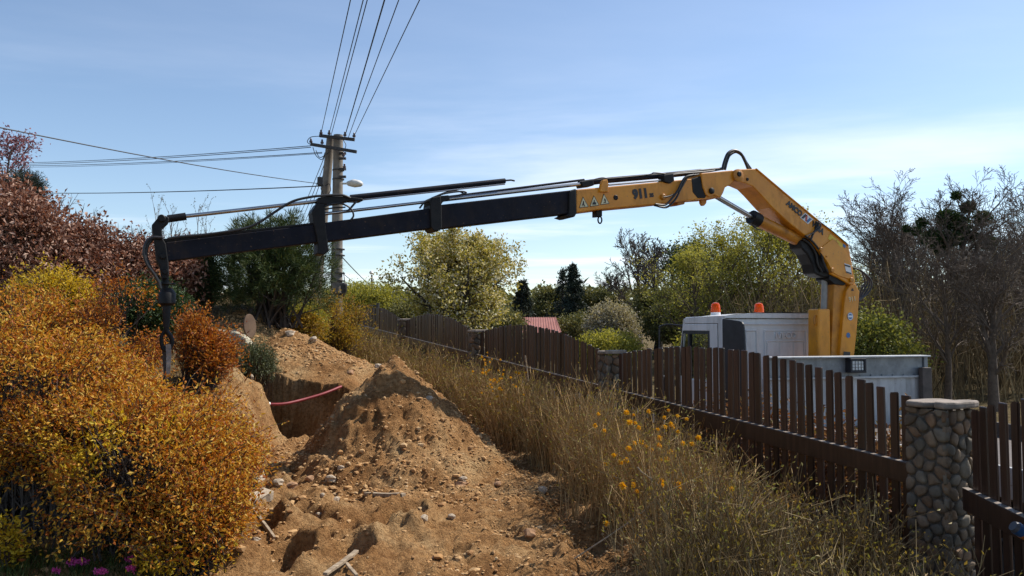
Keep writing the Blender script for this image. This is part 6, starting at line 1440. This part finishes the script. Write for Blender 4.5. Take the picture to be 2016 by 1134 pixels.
sheet('plastic_sheet', 'black plastic sheet lying where the hedge meets the rear heap', 'sheet', 690, 692, 13, .45, .4, M['black_sheet'], 4, .2)
def plank(name, label, cat, p, q, w, t, mat, tilt=0.0):
    p, q = Vector(p), Vector(q); ex = (q - p).normalized(); ez = (UP - ex * UP.dot(ex)).normalized(); ey = ez.cross(ex); ez2 = ez * math.cos(tilt) + ey * math.sin(tilt); ey2 = ez2.cross(ex)
    m = MB(); k = 7; rg = random.Random(hash(label) % 1000 if False else len(label)); vs = []
    for i in range(k):
        c = p.lerp(q, i / (k - 1)) + ez2 * rg.uniform(-.003, .003); ww = w * (1 + rg.uniform(-.08, .08))
        for a, b in ((-1, -1), (1, -1), (1, 1), (-1, 1)): vs.append(c + ey2 * (a * ww / 2) + ez2 * (b * t / 2))
    fs = [(4 * i + j, 4 * i + (j + 1) % 4, 4 * i + 4 + (j + 1) % 4, 4 * i + 4 + j) for i in range(k - 1) for j in range(4)] + [(3, 2, 1, 0), tuple(4 * k - 4 + j for j in range(4))]
    m.add(vs, fs); o = m.obj(name, mat, None, org=p, bevel=.003); tag(o, label, cat); return o
def on_s(x, y, dz): return px_surface(x, y) + UP * dz
plank('broken_lath', 'pale weathered lath on the soil at the bottom edge', 'lath', on_s(640, 1140, .03), on_s(702, 1100, .05), .035, .02, M['wood_plank'])
plank('broken_lath', 'short lath crossing under the pale lath at the bottom edge', 'lath', on_s(682, 1115, .02), on_s(702, 1140, .02), .022, .015, M['wood_plank'])
plank('thin_lath', 'thin lath slanting beside the dark hollow at lower left', 'lath', on_s(490, 1005, .05), on_s(540, 1068, .03), .02, .03, M['wood_plank'])
plank('half_buried_board', 'half buried board lying across the heap foot', 'board', on_s(720, 975, .01), on_s(795, 977, .01), .05, .03, M['wood_plank'])
plank('kerb_stone', 'long pale kerb stone under the orange shrub at the left of the heap', 'kerb stone', on_s(448, 975, .05), on_s(510, 952, .07), .13, .09, M['stone_a'], .3)
plank('kerb_stone', 'shaded kerb stone lying lower than the pale one', 'kerb stone', on_s(484, 1000, .03), on_s(528, 978, .03), .12, .08, M['stone_a'], -.2)
p_ = px(627, 640, 14.5); plank('garden_stake', 'thin pale stake in front of the golden shrub', 'stake', Vector((p_.x, p_.y, Hs(p_.x, p_.y) - .1)), px(627, 612, 14.5), .03, .03, M['wood_plank'])
# wire gate frame behind the last panel
GT = empty('garden_gate', Vector((px(715, 610, 23).x, 23, Hs(px(715, 610, 23).x, 23))), 'thin dark gate frame with post near the farthest panel', 'gate')
m = MB(); m.tube([px(744, 660, 23), px(744, 597, 23)], .05, 8); m.obj('post', M['dark_steel'], GT)
m = MB(); m.tube([px(702, 640, 23), px(702, 603, 23), px(742, 602, 23)], .02, 6); m.tube([px(723, 602, 23), px(723, 640, 23)], .02, 6); m.obj('frame', M['dark_steel'], GT)
# hose nozzle hanging at the right edge
NZ = empty('hose_nozzle', px(2006, 1046, 4.62), 'dark hose nozzle with blue and orange collar at the right frame edge', 'nozzle')
M['nozzle_blue'] = pmat('blue_plastic', (0.02, 0.06, 0.16), (0.03, 0.09, 0.22), 10, .35); M['nozzle_orange'] = pmat('orange_plastic', (0.5, 0.14, 0.02), (0.6, 0.18, 0.03), 10, .4); M['nozzle_grey'] = pmat('grey_plastic', (0.05, 0.05, 0.06), (0.09, 0.09, 0.1), 10, .5)
yn = 4.62
m = MB(); m.tube([px(1994, 1035, yn), px(2000, 1039, yn)], [.03, .036], 14); m.obj('nozzle_tip', M['nozzle_grey'], NZ, smooth=True)
m = MB(); m.tube([px(2000, 1039, yn), px(2012, 1046, yn)], [.038, .04], 14); m.obj('collar', M['nozzle_blue'], NZ, smooth=True)
m = MB(); m.tube([px(2012, 1046, yn), px(2022, 1052, yn)], [.042, .04], 14); m.obj('ring', M['nozzle_orange'], NZ, smooth=True)
m = MB(); m.tube(curve([px(2022, 1052, yn), px(2040, 1075, yn), px(2035, 1120, yn), px(2020, 1200, yn)], 5), .02, 10); m.obj('hose', M['nozzle_grey'], NZ, smooth=True)

# pink flowers and grass in the lower left corner
rg = np.random.default_rng(77)
for i, (x, y, w, lab) in enumerate(((152, 1108, 20, 'wide pink flower cushion at the bottom left'), (198, 1127, 12, 'pink flower cushion at the bottom edge'), (258, 1122, 8, 'small pink cushion under the orange spirea'), (256, 1104, 8, 'pink blooms half hidden at the spirea foot'), (110, 1126, 7, 'pale pink cushion nearest the left corner'))):
    c_ = pxz(x, y, .14); s_ = c_.y / FPX; n = int(w * 14); a = rg.random(n) * 6.28; rr = np.sqrt(rg.random(n)) * w * s_
    gz = Hs(c_.x, c_.y); X = np.stack([c_.x + rr * np.cos(a), c_.y + .6 * rr * np.sin(a), np.full(n, c_.z) + rg.normal(size=n) * .008], 1)
    root = empty('flower_cushion', (c_.x, c_.y, gz), lab, 'flowers', 'pink flower cushions in the corner')
    V, F = leaves(X, np.stack([rg.normal(size=n), rg.normal(size=n), .6 + rg.random(n)], 1), .016, .012, rg); np_obj('petals', V, F, M['pink'], root)
    st = np.stack([X[:, 0], X[:, 1], np.full(n, gz - .02)], 1); V, F = tubes(st[::2], X[::2], np.full(len(X[::2]), .0012), np.full(len(X[::2]), .001)); np_obj('stems', V, F, M['grass'], root)
n = 9000; gx_ = rg.uniform(-4.2, -2.3, n); gy_ = rg.uniform(4.2, 5.2, n); b = np.stack([gx_, gy_, H(gx_, gy_) - .01], 1)
V, F = leaves(b, np.stack([rg.normal(size=n) * .35, rg.normal(size=n) * .35, np.ones(n)], 1), rg.uniform(.04, .10, n), .005, rg, 0.1); o = np_obj('grass', V, F, M['grass']); tag(o, 'short grass below the spirea in the lower left corner', 'grass', kind='stuff')
# scattered dry grass and weeds on banks
n = 9000; gx_ = rg.uniform(-6.5, -2.4, n); gy_ = rg.uniform(8.2, 15, n); b = np.stack([gx_, gy_, S(gx_, gy_) - .01], 1); k_ = (H(gx_, gy_) > .75) & (heap2(gx_, gy_) < H(gx_, gy_)); b = b[k_]
V, F = leaves(b, np.stack([rg.normal(size=len(b)) * .5, rg.normal(size=len(b)) * .5, np.ones(len(b))], 1), rg.uniform(.04, .14, len(b)), .006, rg, 0.1); o = np_obj('dry_grass', V, F, M['stalk']); tag(o, 'dry grass on the upper bank around the trench', 'grass', kind='stuff')
